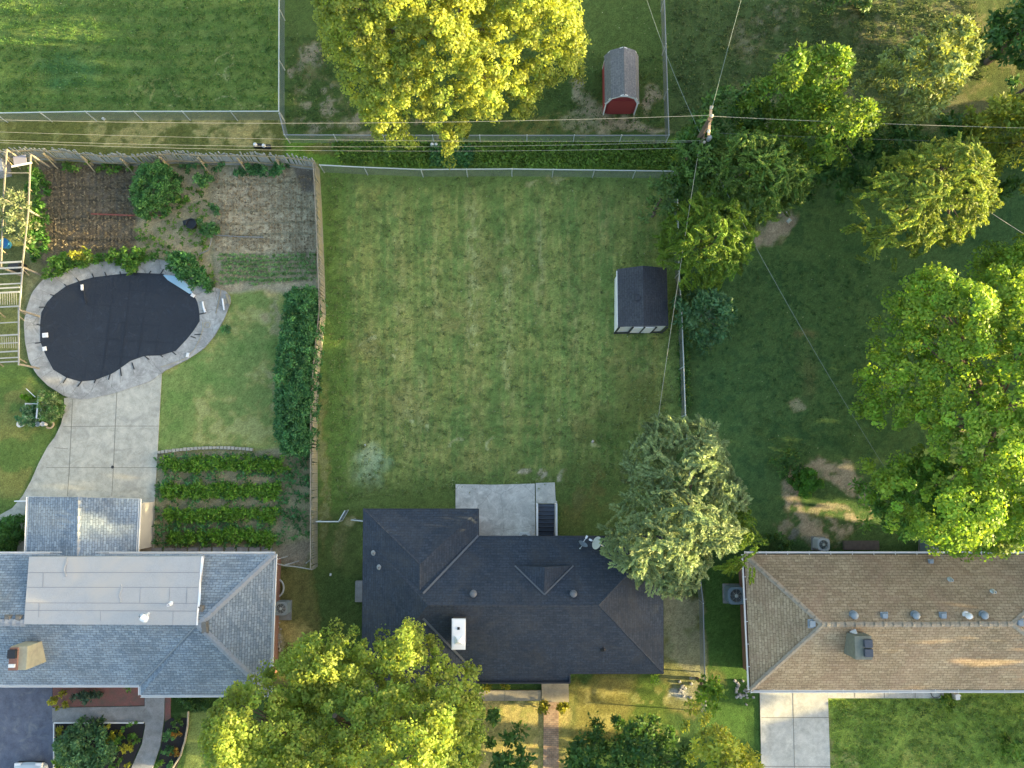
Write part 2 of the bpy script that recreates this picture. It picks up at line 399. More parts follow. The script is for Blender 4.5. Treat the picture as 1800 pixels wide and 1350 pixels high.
blob(1380, 920, 26, 30, ph(122, 112, 94), .8, .6, .42); blob(1450, 905, 40, 10, ph(128, 118, 98), .8, .5); blob(1398, 945, 14, 10, ph(92, 98, 100), .8)
# strip beside the dark house
region([(1165, 1040), (1236, 1050), (1238, 1220), (1225, 1260), (1170, 1240)], ph(132, 128, 100), 12, 1.0, .9)
put(sstep(-10, 10, sdf(wx, wy, [(1165, 1120), (1238, 1100), (1245, 1260), (1165, 1260)]))*sstep(.45, .6, n_m), ph(78, 92, 50), .7)
blob(1200, 1215, 16, 20, ph(150, 150, 150), .8, .6, .4); blob(1310, 1215, 14, 24, ph(162, 160, 150), .9, .6, .4)
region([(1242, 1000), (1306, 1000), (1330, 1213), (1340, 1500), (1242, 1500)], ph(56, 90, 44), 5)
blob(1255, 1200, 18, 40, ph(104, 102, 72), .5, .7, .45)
# front yards
region([(845, 1232), (955, 1232), (1000, 1235), (1005, 1500), (830, 1500)], ph(150, 138, 88), 6, .5)
put(sstep(0, 10, sdf(PX, PY, [(850, 1236), (1005, 1236), (1005, 1400), (850, 1400)]))*sstep(.44, .6, n_f), ph(112, 116, 62), .6)
region([(1000, 1195), (1120, 1190), (1120, 1240), (1090, 1300), (1000, 1300)], ph(112, 108, 60), 16, 1)
region([(1110, 1190), (1180, 1190), (1180, 1290), (1090, 1290)], ph(66, 92, 44), 14, 1)
put(sstep(0, 20, sdf(PX, PY, [(1000, 1200), (1200, 1200), (1200, 1300), (1000, 1300)]))*sstep(.55, .65, n_f), ph(138, 132, 84), .5)
region([(1455, 1214), (1950, 1214), (1950, 1600), (1458, 1600)], ph(98, 130, 60), 3, .1)
m = sstep(0, 10, sdf(PX, PY, [(1455, 1225), (1950, 1225), (1950, 1600), (1458, 1600)]))
put(m*sstep(.48, .68, n_l*.5+n_m*.5), ph(120, 146, 72), .6); put(m*sstep(.58, .7, n_f), ph(122, 136, 76), .4)
blob(1640, 1330, 60, 40, ph(112, 122, 70), .5, .8, .45); blob(1495, 1338, 24, 14, ph(140, 142, 96), .6, .6, .42); blob(1460, 1300, 8, 50, ph(132, 128, 92), .6)
# left yards
region([(278, 640), (300, 600), (400, 500), (520, 500), (505, 800), (276, 795)], ph(100, 128, 76), 4, .4)
m = sstep(0, 12, sdf(PX, PY, [(285, 640), (400, 530), (495, 520), (490, 790), (280, 790)]))
put(m*sstep(.5, .66, n_m*.6+n_f*.4), ph(142, 140, 92), .6); put(m*sstep(.45, .3, n_m), ph(80, 118, 62), .5)
blob(470, 510, 34, 16, ph(166, 150, 100), .9, .6, .35); blob(488, 560, 8, 50, ph(140, 126, 96), .8, .7, .4); blob(485, 680, 7, 60, ph(128, 116, 88), .6, .7, .4)
region([(-900, 640), (40, 640), (70, 680), (112, 702), (95, 775), (40, 880), (0, 905), (-900, 905)], ph(78, 106, 56), 4, .3)
m = sstep(0, 10, sdf(PX, PY, [(-900, 640), (40, 640), (112, 702), (40, 880), (-900, 905)])); put(m*sstep(.48, .62, n_m), ph(108, 116, 70), .6)
region([(-900, 262), (60, 262), (62, 640), (-900, 640)], ph(84, 100, 64), 6, .4)
region([(45, 440), (100, 440), (110, 480), (60, 540), (45, 540)], ph(116, 112, 78), 8, .6, .8)
# soil plots
region([(66, 285), (240, 285), (242, 465), (72, 465)], ph(92, 86, 74), 5, .3)
region([(236, 290), (372, 290), (375, 500), (236, 470)], ph(138, 130, 104), 8, .6)
region([(365, 290), (556, 290), (564, 510), (380, 515)], ph(142, 134, 112), 6, .3)
m = sstep(0, 6, sdf(PX, PY, [(66, 290), (240, 290), (242, 462), (72, 462)]))
put(m*(.5+.5*np.sin(PX/1.95))*(.4+.6*n_f), ph(132, 116, 88), .55)
for yy in (330, 352, 384, 422): put(m*np.exp(-((PY-yy)/2.4)**2), ph(62, 60, 50), .8)
m = sstep(0, 6, sdf(PX, PY, [(372, 300), (556, 300), (562, 508), (385, 508)]))
put(m*(.5+.5*np.sin(PX/1.6))*(.4+.6*n_f), ph(170, 162, 134), .5)
for yy in (322, 368, 392, 412, 446): put(m*np.exp(-((PY-yy-2*np.sin(PX/30))/2.0)**2), ph(96, 98, 78), .7)
put(sstep(0, 6, sdf(PX, PY, [(510, 290), (556, 290), (556, 340), (530, 340)])), ph(92, 86, 80), .8)
region([(272, 795), (500, 790), (548, 800), (550, 1000), (272, 975)], ph(132, 126, 98), 5, .3)
region([(484, 960), (548, 950), (549, 1000), (486, 992)], ph(124, 114, 96), 4, .3)
region([(486, 1000), (560, 1002), (560, 1200), (478, 1200)], ph(96, 94, 54), 8, .6)
region([(556, 1000), (640, 1000), (640, 1200), (556, 1200)], ph(60, 84, 46), 14, 1)
region([(556, 880), (640, 880), (640, 1010), (556, 1010)], ph(74, 96, 54), 14, 1)
blob(520, 1120, 24, 30, ph(168, 150, 92), .8, .6, .38); blob(490, 1100, 10, 60, ph(150, 140, 112), .9, .5, .3); blob(600, 950, 12, 60, ph(112, 112, 76), .5, .7, .42)
blob(612, 905, 16, 14, ph(142, 132, 94), .8, .6, .38); blob(566, 820, 10, 160, ph(128, 122, 82), .7, .6, .36)
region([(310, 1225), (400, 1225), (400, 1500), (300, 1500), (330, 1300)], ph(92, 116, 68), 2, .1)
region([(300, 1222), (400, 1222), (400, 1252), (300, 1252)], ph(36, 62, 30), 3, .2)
an = vnoise(gx*1.0, gy*.12, .13, 61)*.6 + vnoise(gx, gy*.1, .3, 62)*.4
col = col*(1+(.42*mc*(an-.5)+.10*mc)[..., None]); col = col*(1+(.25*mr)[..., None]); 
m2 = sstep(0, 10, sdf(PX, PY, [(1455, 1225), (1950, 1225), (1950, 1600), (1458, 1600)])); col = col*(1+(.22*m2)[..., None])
# fine mottling, fewer far away
inn = (np.abs(GX) < 36) & (GY > -24) & (GY < 33)
f1 = np.where(inn, .70 + .30*n_f + .32*(n_t), 1.0); f2 = np.where(inn, .89+.22*n_m, 1.0)
col = col*(f1*f2)[..., None]
gr = sstep(1.02, 1.35, col[..., 1]/(col[..., 0]+1e-6))[..., None]; col = col*(gr*np.array([1.58, 1.27, 1.10])+(1-gr)*np.array([1.36, 1.38, 1.38])); col[..., 0] *= .92+.16*n_m; col = np.clip(col, .01, .8)
gz = np.where(inn, (n_f-.5)*.035 + (n_l-.5)*.05, 0) - .03
COVP = [(72, 572), (84, 532), (118, 503), (165, 488), (240, 480), (288, 482), (342, 520), (352, 565), (310, 617), (255, 626), (200, 656), (142, 671), (95, 650)]
gz = gz - .8*(sdf(PX, PY, COVP) > 6)
STAIR = pts([(943, 885), (978, 885), (978, 951), (943, 951)])
sx0, sx1 = STAIR[0].x+.06, STAIR[1].x-.02; sy1, sy0 = STAIR[0].y-.0, STAIR[2].y-.6
idx = np.arange(nx*ny).reshape(ny, nx)
q = np.stack([idx[:-1, :-1], idx[:-1, 1:], idx[1:, 1:], idx[1:, :-1]], -1)
cxm = (GX[:-1, :-1]+GX[1:, 1:])/2; cym = (GY[:-1, :-1]+GY[1:, 1:])/2
keep = ~((cxm > sx0) & (cxm < sx1) & (cym > sy0) & (cym < sy1))
q = q[keep].reshape(-1, 4)
def npmesh(name, V, Q, mat, parent=None, colr=None, cname='tint', smooth=False):
    me = bpy.data.meshes.new(name); nv, nq = len(V), len(Q)
    me.vertices.add(nv); me.vertices.foreach_set('co', np.ascontiguousarray(V, dtype=np.float32).ravel())
    me.loops.add(nq*4); me.loops.foreach_set('vertex_index', np.ascontiguousarray(Q, dtype=np.int32).ravel())
    me.polygons.add(nq); me.polygons.foreach_set('loop_start', np.arange(0, nq*4, 4, dtype=np.int32))
    if smooth: me.polygons.foreach_set('use_smooth', np.ones(nq, dtype=bool))
    me.update(calc_edges=True)
    if colr is not None:
        a = me.attributes.new(cname, 'FLOAT_COLOR', 'POINT')
        c4 = np.ones((nv, 4), np.float32); c4[:, :3] = colr; a.data.foreach_set('color', c4.ravel())
    me.materials.append(mat)
    return link(bpy.data.objects.new(name, me), parent)
gm, t, b = newmat('lawn_and_soil')
a = N(t, 'ShaderNodeAttribute', attribute_name='tint'); p = pos(t)
mp = N(t, 'ShaderNodeMapping'); mp.inputs['Scale'].default_value = (1, 1, .01); t.links.new(p, mp.inputs['Vector'])
f = noise(t, mp.outputs[0], 14, 4, .75, .6); f2_ = noise(t, mp.outputs[0], 3.1, 5, .65)
c = mixc(t, .65, a.outputs['Color'], ramp(t, f, [(.28, .14), (.72, .86)]), 'OVERLAY')
c = mixc(t, .35, c, ramp(t, f2_, [(.3, .25), (.7, .75)]), 'OVERLAY')
t.links.new(c, b.inputs['Base Color']); b.inputs['Roughness'].default_value = .95; b.inputs['Specular IOR Level'].default_value = .15
bump(t, f, .9, .08, b)
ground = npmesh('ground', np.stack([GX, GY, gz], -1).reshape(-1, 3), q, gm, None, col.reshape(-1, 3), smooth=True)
tag(ground, 'mown lawns, bare soil and dry patches of the back yards', None, None, 'structure')

# ------------------------------------------------------------------ leaves
def unit(v): return v/np.maximum(np.linalg.norm(v, axis=-1, keepdims=True), 1e-9)
def leaves(name, P, Nn, T, L, W, tint, mat, parent=None, fold=.0):
    Nn = unit(Nn); T = unit(T - Nn*(T*Nn).sum(-1, keepdims=True)); B = np.cross(Nn, T)
    L = np.broadcast_to(np.asarray(L)[..., None] if np.ndim(L) else np.array(L), P[:, :1].shape); W = np.broadcast_to(np.asarray(W)[..., None] if np.ndim(W) else np.array(W), P[:, :1].shape)
    V = np.stack([P-T*L*.5, P+B*W*.5+Nn*W*fold, P+T*L*.5, P-B*W*.5+Nn*W*fold], 1).reshape(-1, 3)
    n = len(P); Q = np.arange(n*4).reshape(-1, 4)
    return npmesh(name, V, Q, mat, parent, np.repeat(tint, 4, 0))
def rsph(n):
    return unit(rng.normal(size=(n, 3)))
def inpoly_pts(poly, n):
    """n random points in polygon (world xy)"""
    P = np.array([(p[0], p[1]) for p in poly]); lo, hi = P.min(0), P.max(0); out = np.zeros((0, 2))
    while len(out) < n:
        c = lo + rng.random((n*3+50, 2))*(hi-lo); out = np.vstack([out, c[sdf(c[:, 0], c[:, 1], P) > 0]])
    return out[:n]
def blobs_to_leaves(ctr, rad, per, kind, axis, lsz, hue=0.5, huev=.25):
    """leaves spread on leaf clumps; returns arrays"""
    n = len(ctr); k = per
    C0 = np.repeat(ctr, k, 0); r0 = np.repeat(rad, k)[:, None]
    u = rsph(n*k); u[:, 2] = np.where(u[:, 2] < -.25, -u[:, 2], u[:, 2])
    cb = np.repeat(rng.normal(0, .09, n), k); ch = np.repeat(rng.normal(0, huev*.6, n), k)
    if kind == 'round':
        P = C0 + u*r0*np.array([1, 1, .75])*(.55+.5*rng.random((n*k, 1)))
        Nn = u*.8 + rsph(n*k)*.75 + np.array([0, 0, .35]); T = rsph(n*k)
        L = lsz*(.7+.6*rng.random(n*k)); W = L*(.6+.25*rng.random(n*k))
    elif kind == 'spray':
        out = C0 - axis; out[:, 2] *= .25; out = unit(out)
        sd = unit(np.repeat(rsph(n), k, 0)*1.1 + out*.65 + np.array([0, 0, -.1]))      # one direction per spray
        s = rng.random((n*k, 1))*1.7-.7; lat = np.cross(sd, np.repeat(rsph(n), k, 0)); lat = unit(lat)
        side = rng.choice([-1, 1], (n*k, 1))
        P = C0 + sd*s*r0*1.0 + lat*side*r0*.16*(1.3-s*.5) + rsph(n*k)*r0*.08; P[:, 2:] -= (s+.7)**2*r0*.18
        Nn = rsph(n*k)*.7+np.array([0, 0, .9]); T = sd*1.0 + lat*side*.55 + rsph(n*k)*.25
        L = lsz*(.8+.7*rng.random(n*k)); W = L*.34
    else:   # tuft: leaves radiating up and out
        P = C0 + u*r0*np.array([1, 1, .8])*(.3+.7*rng.random((n*k, 1)))
        T = u + rsph(n*k)*.5; Nn = rsph(n*k)+np.array([0, 0, .8]); L = lsz*(.6+.7*rng.random(n*k)); W = L*.46
    tint = np.zeros((n*k, 3)); tint[:, 0] = np.clip(.5 + cb + rng.normal(0, .08, n*k), .2, .85)
    tint[:, 1] = np.clip(hue + ch + rng.normal(0, huev*.7, n*k), 0, 1)
    return P, Nn, T, L, W, tint
DEN = 1.45
def tree(name, label, cat, outline, zlo, zhi, kind='round', mat=L_MAPLE, lsz=.26, per=60, dens=1.5, rad=.55, group=None, DN=1.0,
         trunk=True, tr=None, lobe=2.4, lobe_h=1.2, hue=.45, huev=.25, flat=.55, layers=1.2, base=None, limbs=9, crown='crown', edge=.28, stray=.05, zedge=None):
    zm = zlo + (zhi-zlo)*.45
    W = [at(p[0], p[1], zm) for p in outline]; poly = np.array([(p.x, p.y) for p in W]); area = abs(sum(poly[i][0]*poly[(i+1) % len(poly)][1]-poly[(i+1) % len(poly)][0]*poly[i][1] for i in range(len(poly))))/2
    nseed = max(3, int(area/(lobe*lobe)*1.1)); seeds = inpoly_pts(W, nseed); sh = rng.normal(0, .45, nseed)
    n = int(area*dens*(1+layers)*DEN*DN); c = inpoly_pts(W, n)
    d = sdf(c[:, 0], c[:, 1], poly); dm = math.sqrt(area/math.pi)*flat*1.25
    dist = np.linalg.norm(c[:, None]-seeds[None], axis=2); near = dist.argmin(1); dn = dist.min(1)
    # pull edge outline into lobes so it is uneven
    keep = (d > edge*rad*(1+1.2*np.clip(dn/lobe*2-.8, 0, 1))) | ((rng.random(n) < stray) & (kind != 'spray')); c, d, near, dn = c[keep], d[keep], near[keep], dn[keep]; n = len(c)
    if kind == 'spray':
        k2 = d > .18; c, d, near, dn = c[k2], d[k2], near[k2], dn[k2]; n = len(c)
    h = np.sqrt(np.clip(1-(1-np.clip(d/dm, 0, 1))**2, 0, 1))
    zt = zlo + (zhi-zlo)*(.17+.77*h) + lobe_h*(.55-np.minimum((dn/(lobe*.62))**2, 1.6)) + sh[near]*lobe_h*.5
    under = rng.random(n) < layers/(1+layers)
    zt = np.where(under, zt - .5 - rng.random(n)**1.3*np.minimum(3.0, (zhi-zlo)*.7), zt + rng.normal(0, .12, n))
    zt = np.maximum(zt, zlo*.75 if zlo > 1 else .15)
    ctr = np.column_stack([c, zt]); radv = rad*(.65+.7*rng.random(n))
    cen = poly.mean(0); axis = np.array([cen[0], cen[1], (zlo+zhi)/2])
    P, Nn, T, L, Wd, tint = blobs_to_leaves(ctr, radv, per, kind, axis, lsz, hue, huev)
    bx, by = (cen if base is None else (at(base[0], base[1]).x, at(base[0], base[1]).y))
    root = thing(name, label, cat, (bx, by, 0), group)
    off = np.array([bx, by, 0])
    leaves(crown, P-off, Nn, T, L, Wd, tint, mat, root, .12)
    if trunk:
        m = M((bx, by, 0)); r0 = tr or .02*math.sqrt(area)+.012*zhi
        top = Vector((cen[0], cen[1], zlo+(zhi-zlo)*.62)); b0 = Vector((bx, by, -.1))
        path = [b0.lerp(top, k/5) + Vector((math.sin(k*2.1)*.12, math.cos(k*1.7)*.12, 0))*(k > 0) for k in range(6)]
        m.tube(path, [r0*1.35, r0, r0*.9, r0*.75, r0*.55, r0*.3], 9)
        d_in = lambda e_: sdf(np.array([e_.x]), np.array([e_.y]), poly)[0]
        order = [s_ for s_ in rng.permutation(nseed) if d_in(Vector((seeds[s_][0], seeds[s_][1]))) > .7][:limbs]
        for k, si in enumerate(order):
            f = .35+.5*(k/ max(1, limbs)); s0 = b0.lerp(top, f); e = Vector((seeds[si][0], seeds[si][1], zlo+(zhi-zlo)*.55))
            mid = s0.lerp(e, .5)+Vector((0, 0, (zhi-zlo)*.08)); rr = r0*.42
            m.tube([s0, s0.lerp(mid, .6), mid, mid.lerp(e, .5), e], [rr, rr*.8, rr*.62, rr*.42, rr*.16], 6)
            for j in range(2):
                if d_in(e) < 1.2: continue
                e2 = e+Vector((rnd.uniform(-1, 1)*lobe*.7, rnd.uniform(-1, 1)*lobe*.7, rnd.uniform(-.3, .5)))
                m.tube([mid.lerp(e, .3*j), mid.lerp(e2, .55)+Vector((0, 0, .15)), e2], [rr*.4, rr*.28, rr*.08], 5)
        m.build('trunk', BARK, root, True)
    return root
# ------------------------------------------------------------------ houses
SH_GREY = shingle('blue_grey_shingle', (.15, .195, .245), (.245, .30, .345), dark=.5, stain=(.23, .23, .21), stain_amt=.3)
SH_DARK = shingle('charcoal_shingle', (.024, .036, .054), (.038, .050, .070), row=.14, dark=.7, large=.25, stain=(.058, .056, .054), stain_amt=.5, streak=(.02, .028, .04))
SH_TAN = shingle('tan_shingle', (.30, .225, .135), (.42, .325, .205), row=.15, dark=.55, stain=(.33, .21, .14), stain_amt=.5)
SH_SHED = shingle('dark_shed_shingle', (.045, .05, .062), (.058, .063, .072), dark=.8, large=.2)
SH_BARN = shingle('grey_barn_shingle', (.15, .155, .17), (.19, .195, .205), dark=.75, large=.25, row=.12)
MEMB = plain('roll_roofing', (.38, .385, .39), .75, .12, 1.3, stain=(.45, .42, .38), stain_scale=.4, fine=.3)
CAP_G = plain('ridge_cap_grey', (.27, .29, .31), .85, .35, 9); CAP_T = plain('ridge_cap_tan', (.34, .29, .22), .85, .4, 9)
CAP_D = plain('ridge_cap_dark', (.036, .045, .062), .8, .25, 9); VAL_D = plain('valley_metal_dark', (.09, .10, .115), .7, .2, 5)
SIDING = plain('pale_siding', (.45, .44, .40), .7, .08, 2); SIDE_B = plain('brick_wall', (.26, .14, .10), .85, .3, 8)
SOFFIT = plain('soffit', (.5, .5, .48), .7, .06, 2); FASC = plain('fascia_dark', (.03, .033, .04), .6, .15, 4)
CONC = concrete('driveway_concrete', (.47, .45, .37), (.37, .36, .30), light=(.55, .52, .42), stain=(.27, .265, .235), crack=False)
CONC2 = concrete('smooth_concrete', (.50, .495, .44), (.41, .41, .37), crack=False, stain=(.38, .39, .38), light=(.58, .57, .52))
CONC3 = concrete('patio_concrete', (.56, .55, .50), (.40, .40, .37), light=(.74, .73, .68), s=.7, stain=(.33, .32, .29))
CONCD = concrete('pool_deck_concrete', (.40, .395, .365), (.24, .24, .225), light=(.55, .54, .50), s=.9, stain=(.20, .195, .18))
PAVE = concrete('tan_paving', (.36, .32, .24), (.28, .26, .20), crack=False)
WALK = concrete('path_concrete', (.27, .275, .27), (.21, .21, .20), crack=False)
ASPH = concrete('asphalt', (.125, .135, .17), (.085, .10, .14), light=(.20, .21, .215), s=.5, crack=False, stain=(.07, .085, .125))
MULCH_R = plain('red_mulch', (.22, .10, .085), .95, .5, 18, bmp=.8, stain=(.14, .10, .08), stain_scale=2.5); MULCH_D = plain('dark_mulch', (.022, .022, .024), .95, .5, 14, bmp=.6)

def ridge_caps(m, a, b, w=.34, step=.2, z=.04):
    a, b = Vector(a), Vector(b); d = b-a; n = max(2, int(d.length/step)); u = d.normalized(); s = u.cross(Vector((0, 0, 1))).normalized()
    for i in range(n):
        p = a + u*(i+.5)*d.length/n; h = d.length/n*.62; j = rnd.uniform(-.012, .012)
        up = Vector((0, 0, z + (i % 2)*.03 + rnd.random()*.01))
        l, r = s*(w/2+j), -s*(w/2-j); dn = Vector((0, 0, -.05))
        A, B_, C_ = p-u*h+l+dn+up, p-u*h+up+Vector((0, 0, .02)), p-u*h+r+dn+up
        D, E, F = p+u*h+l+dn+up*.4, p+u*h+up*.4, p+u*h+r+dn+up*.4
        m.poly([A, B_, E, D]); m.poly([B_, C_, F, E]); m.poly([A, C_, B_])
def eave(parent, outline, z, soff=SOFFIT, fasc=WHITE, t=.17, fname='fascia', w=.03):
    m = M(parent.location); m.poly([(p.x, p.y, z-t) for p in outline][::-1]); m.build('soffit', soff, parent)
    m = M(parent.location)
    for i in range(len(outline)):
        a, b = outline[i], outline[(i+1) % len(outline)]
        m.bar((a.x, a.y, z-t/2), (b.x, b.y, z-t/2), w, t-.004)
    m.build(fname, fasc, parent)
def walls(parent, outline, z1, inset, mat):
    c = sum((Vector((p.x, p.y, 0)) for p in outline), Vector())/len(outline); n = len(outline); q = []
    for i in range(n):
        p, a, b = outline[i], outline[i-1], outline[(i+1) % n]
        d1 = (Vector((p.x-a.x, p.y-a.y))).normalized(); d2 = (Vector((b.x-p.x, b.y-p.y))).normalized()
        n1 = Vector((-d1.y, d1.x)); n2 = Vector((-d2.y, d2.x)); q.append((p.x, p.y, n1, n2))
    ar = sum(outline[i].x*outline[(i+1) % n].y-outline[(i+1) % n].x*outline[i].y for i in range(n)); s = 1 if ar > 0 else -1
    ps = [(x+s*inset*(a.x+b.x)/(1+a.dot(b)+1e-6), y+s*inset*(a.y+b.y)/(1+a.dot(b)+1e-6)) for x, y, a, b in q]
    m = M(parent.location); m.prism(ps, -.1, z1); return m.build('wall', mat, parent)
def gutter(parent, path, z, mat=WHITE, r=.06, brackets=True, off=.07):
    m = M(parent.location); b = M(parent.location)
    for i in range(len(path)-1):
        a, c = Vector((path[i].x, path[i].y, z)), Vector((path[i+1].x, path[i+1].y, z)); d = (c-a).normalized(); s = d.cross(Vector((0, 0, 1)))
        m.bar(a+s*off*1.5, c+s*off*1.5, .03, .11); m.bar(a+s*off+Vector((0, 0, -.055)), c+s*off+Vector((0, 0, -.055)), .08, .012)
        if brackets:
            k = max(2, int((c-a).length/1.15))
            for j in range(k+1):
                p = a.lerp(c, j/k); m.bar(p+Vector((0,0,.03)), p+s*off*1.9+Vector((0,0,.03)), .03, .014)
    m.build('gutter', mat, parent)
def dome_vent(parent, p, r=.2, mat=GREYM, h=.22):
    m = M(parent.location); p = Vector(p)
    m.lathe(p, [(r*1.15, -.15), (r*1.15, .03), (r*.62, .04), (r*.6, h*.55), (r, h*.6), (r*.97, h*.8), (r*.75, h*1.02), (r*.4, h*1.16), (0, h*1.2)], 20)
    return m.build('roof_vent', mat, parent, True)
def box_vent(parent, p, mat=GREYM, s=.34, h=.14):
    m = M(parent.location); m.box((p[0], p[1], p[2]+.02), (s*1.3, s*1.3, .04)); m.box((p[0], p[1], p[2]+h*.6), (s, s, h), 0, .82)
    return m.build('roof_vent', mat, parent)
def pipe_vent(parent, p, h=.35, r=.05, mat=WHITE_M, hood=False):
    m = M(parent.location); x, y, z = p
    m.lathe((x, y, z-.2), [(.16, .16), (.15, .2), (r*1.3, .27), (r, .3), (r, h+.2), (r*.7, h+.2), (r*.7, h+.05), (0, h+.05)], 14)
    if hood: m.tube([(x, y, z+h-.05), (x, y, z+h+.06), (x+.05, y-.03, z+h+.12), (x+.16, y-.10, z+h+.11), (x+.24, y-.14, z+h+.02)], [r*1.6, r*2, r*2.4, r*2.6, r*2.2], 12)
    return m.build('vent_pipe', mat, parent, True)
def on_plane(px, py, tri):
    """point of the roof plane seen at px,py"""
    a, b, c = [Vector(v) for v in tri]; n = (b-a).cross(c-a); p = at(px, py, 2.0); o = Vector((0, 0, CAM_H)); d = (p-o)
    return o + d*((a-o).dot(n)/d.dot(n))

# ---- grey house (left)
ZE, ZR = 2.85, 4.45
gh = thing('grey_house', 'house with blue grey shingle roof and a large pale flat roofed section', 'house', at(200, 1090, 0))
e = lambda x, y, z=ZE: at(x, y, z)
NW, NE, SE, SB, SA, SW = e(-75, 974), e(483, 974), e(474, 1221), e(247, 1222), e(247, 1204), e(-80, 1204)
AP, RW = at(349, 1099, ZR), at(-80, 1094, ZR)
m = M(gh.location); m.roof([NW, NE, AP, RW]); m.roof([SW, SA, AP, RW]); m.roof([NE, SE, AP]); m.roof([SB, SE, AP]); m.roof([SA, SB, AP])
m.build('roof', SH_GREY, gh)
OUT = [NW, NE, SE, SB, SA, SW]; eave(gh, OUT, ZE); walls(gh, OUT, ZE-.18, .45, SIDE_B)
gutter(gh, [NE, NW], ZE-.04, brackets=False); gutter(gh, [SE, NE], ZE-.04, brackets=False); gutter(gh, [SW, SA, SB, SE], ZE-.04, brackets=False)
for a in (NE, SE): m = M(gh.location); ridge_caps(m, a, AP); m.build('hip_cap', CAP_G, gh)
m = M(gh.location); ridge_caps(m, RW, at(44, 1095, ZR)); m.build('ridge_cap', CAP_G, gh)
m = M(gh.location); m.bar(SA+Vector((0, 0, .04)), AP+Vector((-.1, 0, .03)), .07, .02); m.build('valley_flashing', GREYM, gh)
m = M(gh.location)
fa, fb, fc, fd = at(51, 979, 3.35), at(354, 978, 3.35), at(345, 1099, ZR+.10), at(42, 1097, ZR+.10)
m.roof([fa, fb, fc, fd])
for a, b_ in ((fa, fb), (fb, fc), (fc, fd), (fd, fa)): m.poly([a, b_, (b_.x, b_.y, 2.9), (a.x, a.y, 2.9)])
fr = m.build('flat_roof', MEMB, gh)
m = M(gh.location); U = Vector((0, 0, .012))
def fl(u, v): return fa.lerp(fb, u).lerp(fd.lerp(fc, u), v)
for v in (.24, .46, .69, .80): m.bar(fl(.004, v)+U, fl(.996, v)+U, .02, .012)
for u, v0, v1 in ((.09, .24, .46), (.22, .0, .30), (.08, .69, .90), (.93, .46, .69), (.83, .46, .69), (.44, .80, .95), (.86, .8, 1), (.66, .46, .69)): m.bar(fl(u, v0)+U, fl(u+.003, v1)+U, .016, .010)
m.build('lap_seams', plain('seam', (.27, .28, .30), .8, .1, 3), fr)
m = M(gh.location)
for i in range(14):
    v0, v1 = i/14, (i+1)/14; k0, k1 = .09+.05*math.sin(i*.9), .09+.05*math.sin((i+1)*.9)
    a, b_ = fb.lerp(fc, v0)+Vector((0, 0, .02)), fb.lerp(fc, v1)+Vector((0, 0, .02))
    m.poly([a, b_, b_+Vector((k1, 0, -.03+.05*math.sin(i))), a+Vector((k0, 0, -.03+.05*math.sin(i-1)))])
m.build('edge_flashing', WHITE_M, fr)
for (u, v0, v1) in ((.545, .42, .68), (.215, .03, .3)):
    m = M(gh.location)
    for k in range(8):
        a, b_ = fl(u+.006*math.sin(k), v0+(v1-v0)*k/8), fl(u+.006*math.sin(k+1), v0+(v1-v0)*(k+1)/8); m.bar(a+U, b_+U, .07, .05)
    m.build('membrane_wrinkle', MEMB, fr)
pipe_vent(gh, at(262, 1079, 4.3)-Vector((0, 0, .05)), .78, .075, WHITE_M, True); pipe_vent(gh, at(300, 1062, 4.2)-Vector((0, 0, .05)), .38, .075, WHITE_M)
TN = (NW, NE, AP); TE = (NE, SE, AP); TS = (SW, SA, RW)
CBR = plain('brown_vent', (.16, .15, .13), .7, .2, 5)
for (x, y, T) in ((15, 1087, TN), (34, 1087, TN), (353, 1070, TN)): box_vent(gh, on_plane(x, y, T), CBR, .3)
for (x, y) in ((360, 1098), (361, 1106)): box_vent(gh, on_plane(x, y, TE), CBR, .3)
def chimney_cricket(parent, cx, cy, dirx):
    p = at(cx, cy, 3.7); ch = M(parent.location); ch.box((p.x, p.y, 4.3), (.85, 1.15, 1.9)); return p, ch
p, ch = chimney_cricket(gh, 64, 1145, -1); chm = ch.build('chimney', plain('tan_stucco', (.36, .34, .24), .9, .25, 5, bmp=.4, stain=(.27, .25, .19)), gh)
m = M(gh.location); m.box((p.x-.2, p.y-.02, 5.30), (.42, 1.1, .12)); m.build('chimney_crown', BRICK, chm)
m = M(gh.location); m.box((p.x-.2, p.y+.25, 5.45), (.40, .42, .18)); m.build('flue', BLACKP, chm)
m = M(gh.location); m.box((p.x-.2, p.y-.33, 5.42), (.30, .16, .10)); m.build('flue_pot', WHITE, chm)
# garage wing of the grey house
gg = thing('garage', 'low garage with ribbed blue grey shingles joined to the pale flat roofed house', 'garage', at(145, 925, 0))
a1, a2, a3, a4 = at(50, 873, 2.55), at(244, 877, 2.55), at(239, 977, 2.55), at(46, 977, 2.55); r1, r2 = at(138, 874, 3.0), at(136, 977, 3.0)
m = M(gg.location); m.roof([a1, r1, r2, a4]); m.roof([r1, a2, a3, r2]); m.poly([a1, a2, r1]); m.build('roof', SH_GREY, gg)
m = M(gg.location); ridge_caps(m, r1, r2, .26, .2, .0); m.build('ridge_cap', CAP_G, gg)
eave(gg, [a1, a2, a3, a4], 2.55); walls(gg, [a1, a2, a3, a4], 2.4, .25, SIDING); gutter(gg, [a3, a2], 2.5, brackets=False); gutter(gg, [a1, a4], 2.5, brackets=False)
m = M(gg.location); p = at(130, 876, 0); m.box((p.x, a1.y-.26, 1.1), (4.2, .06, 2.2)); m.build('garage_door', WHITE, gg)

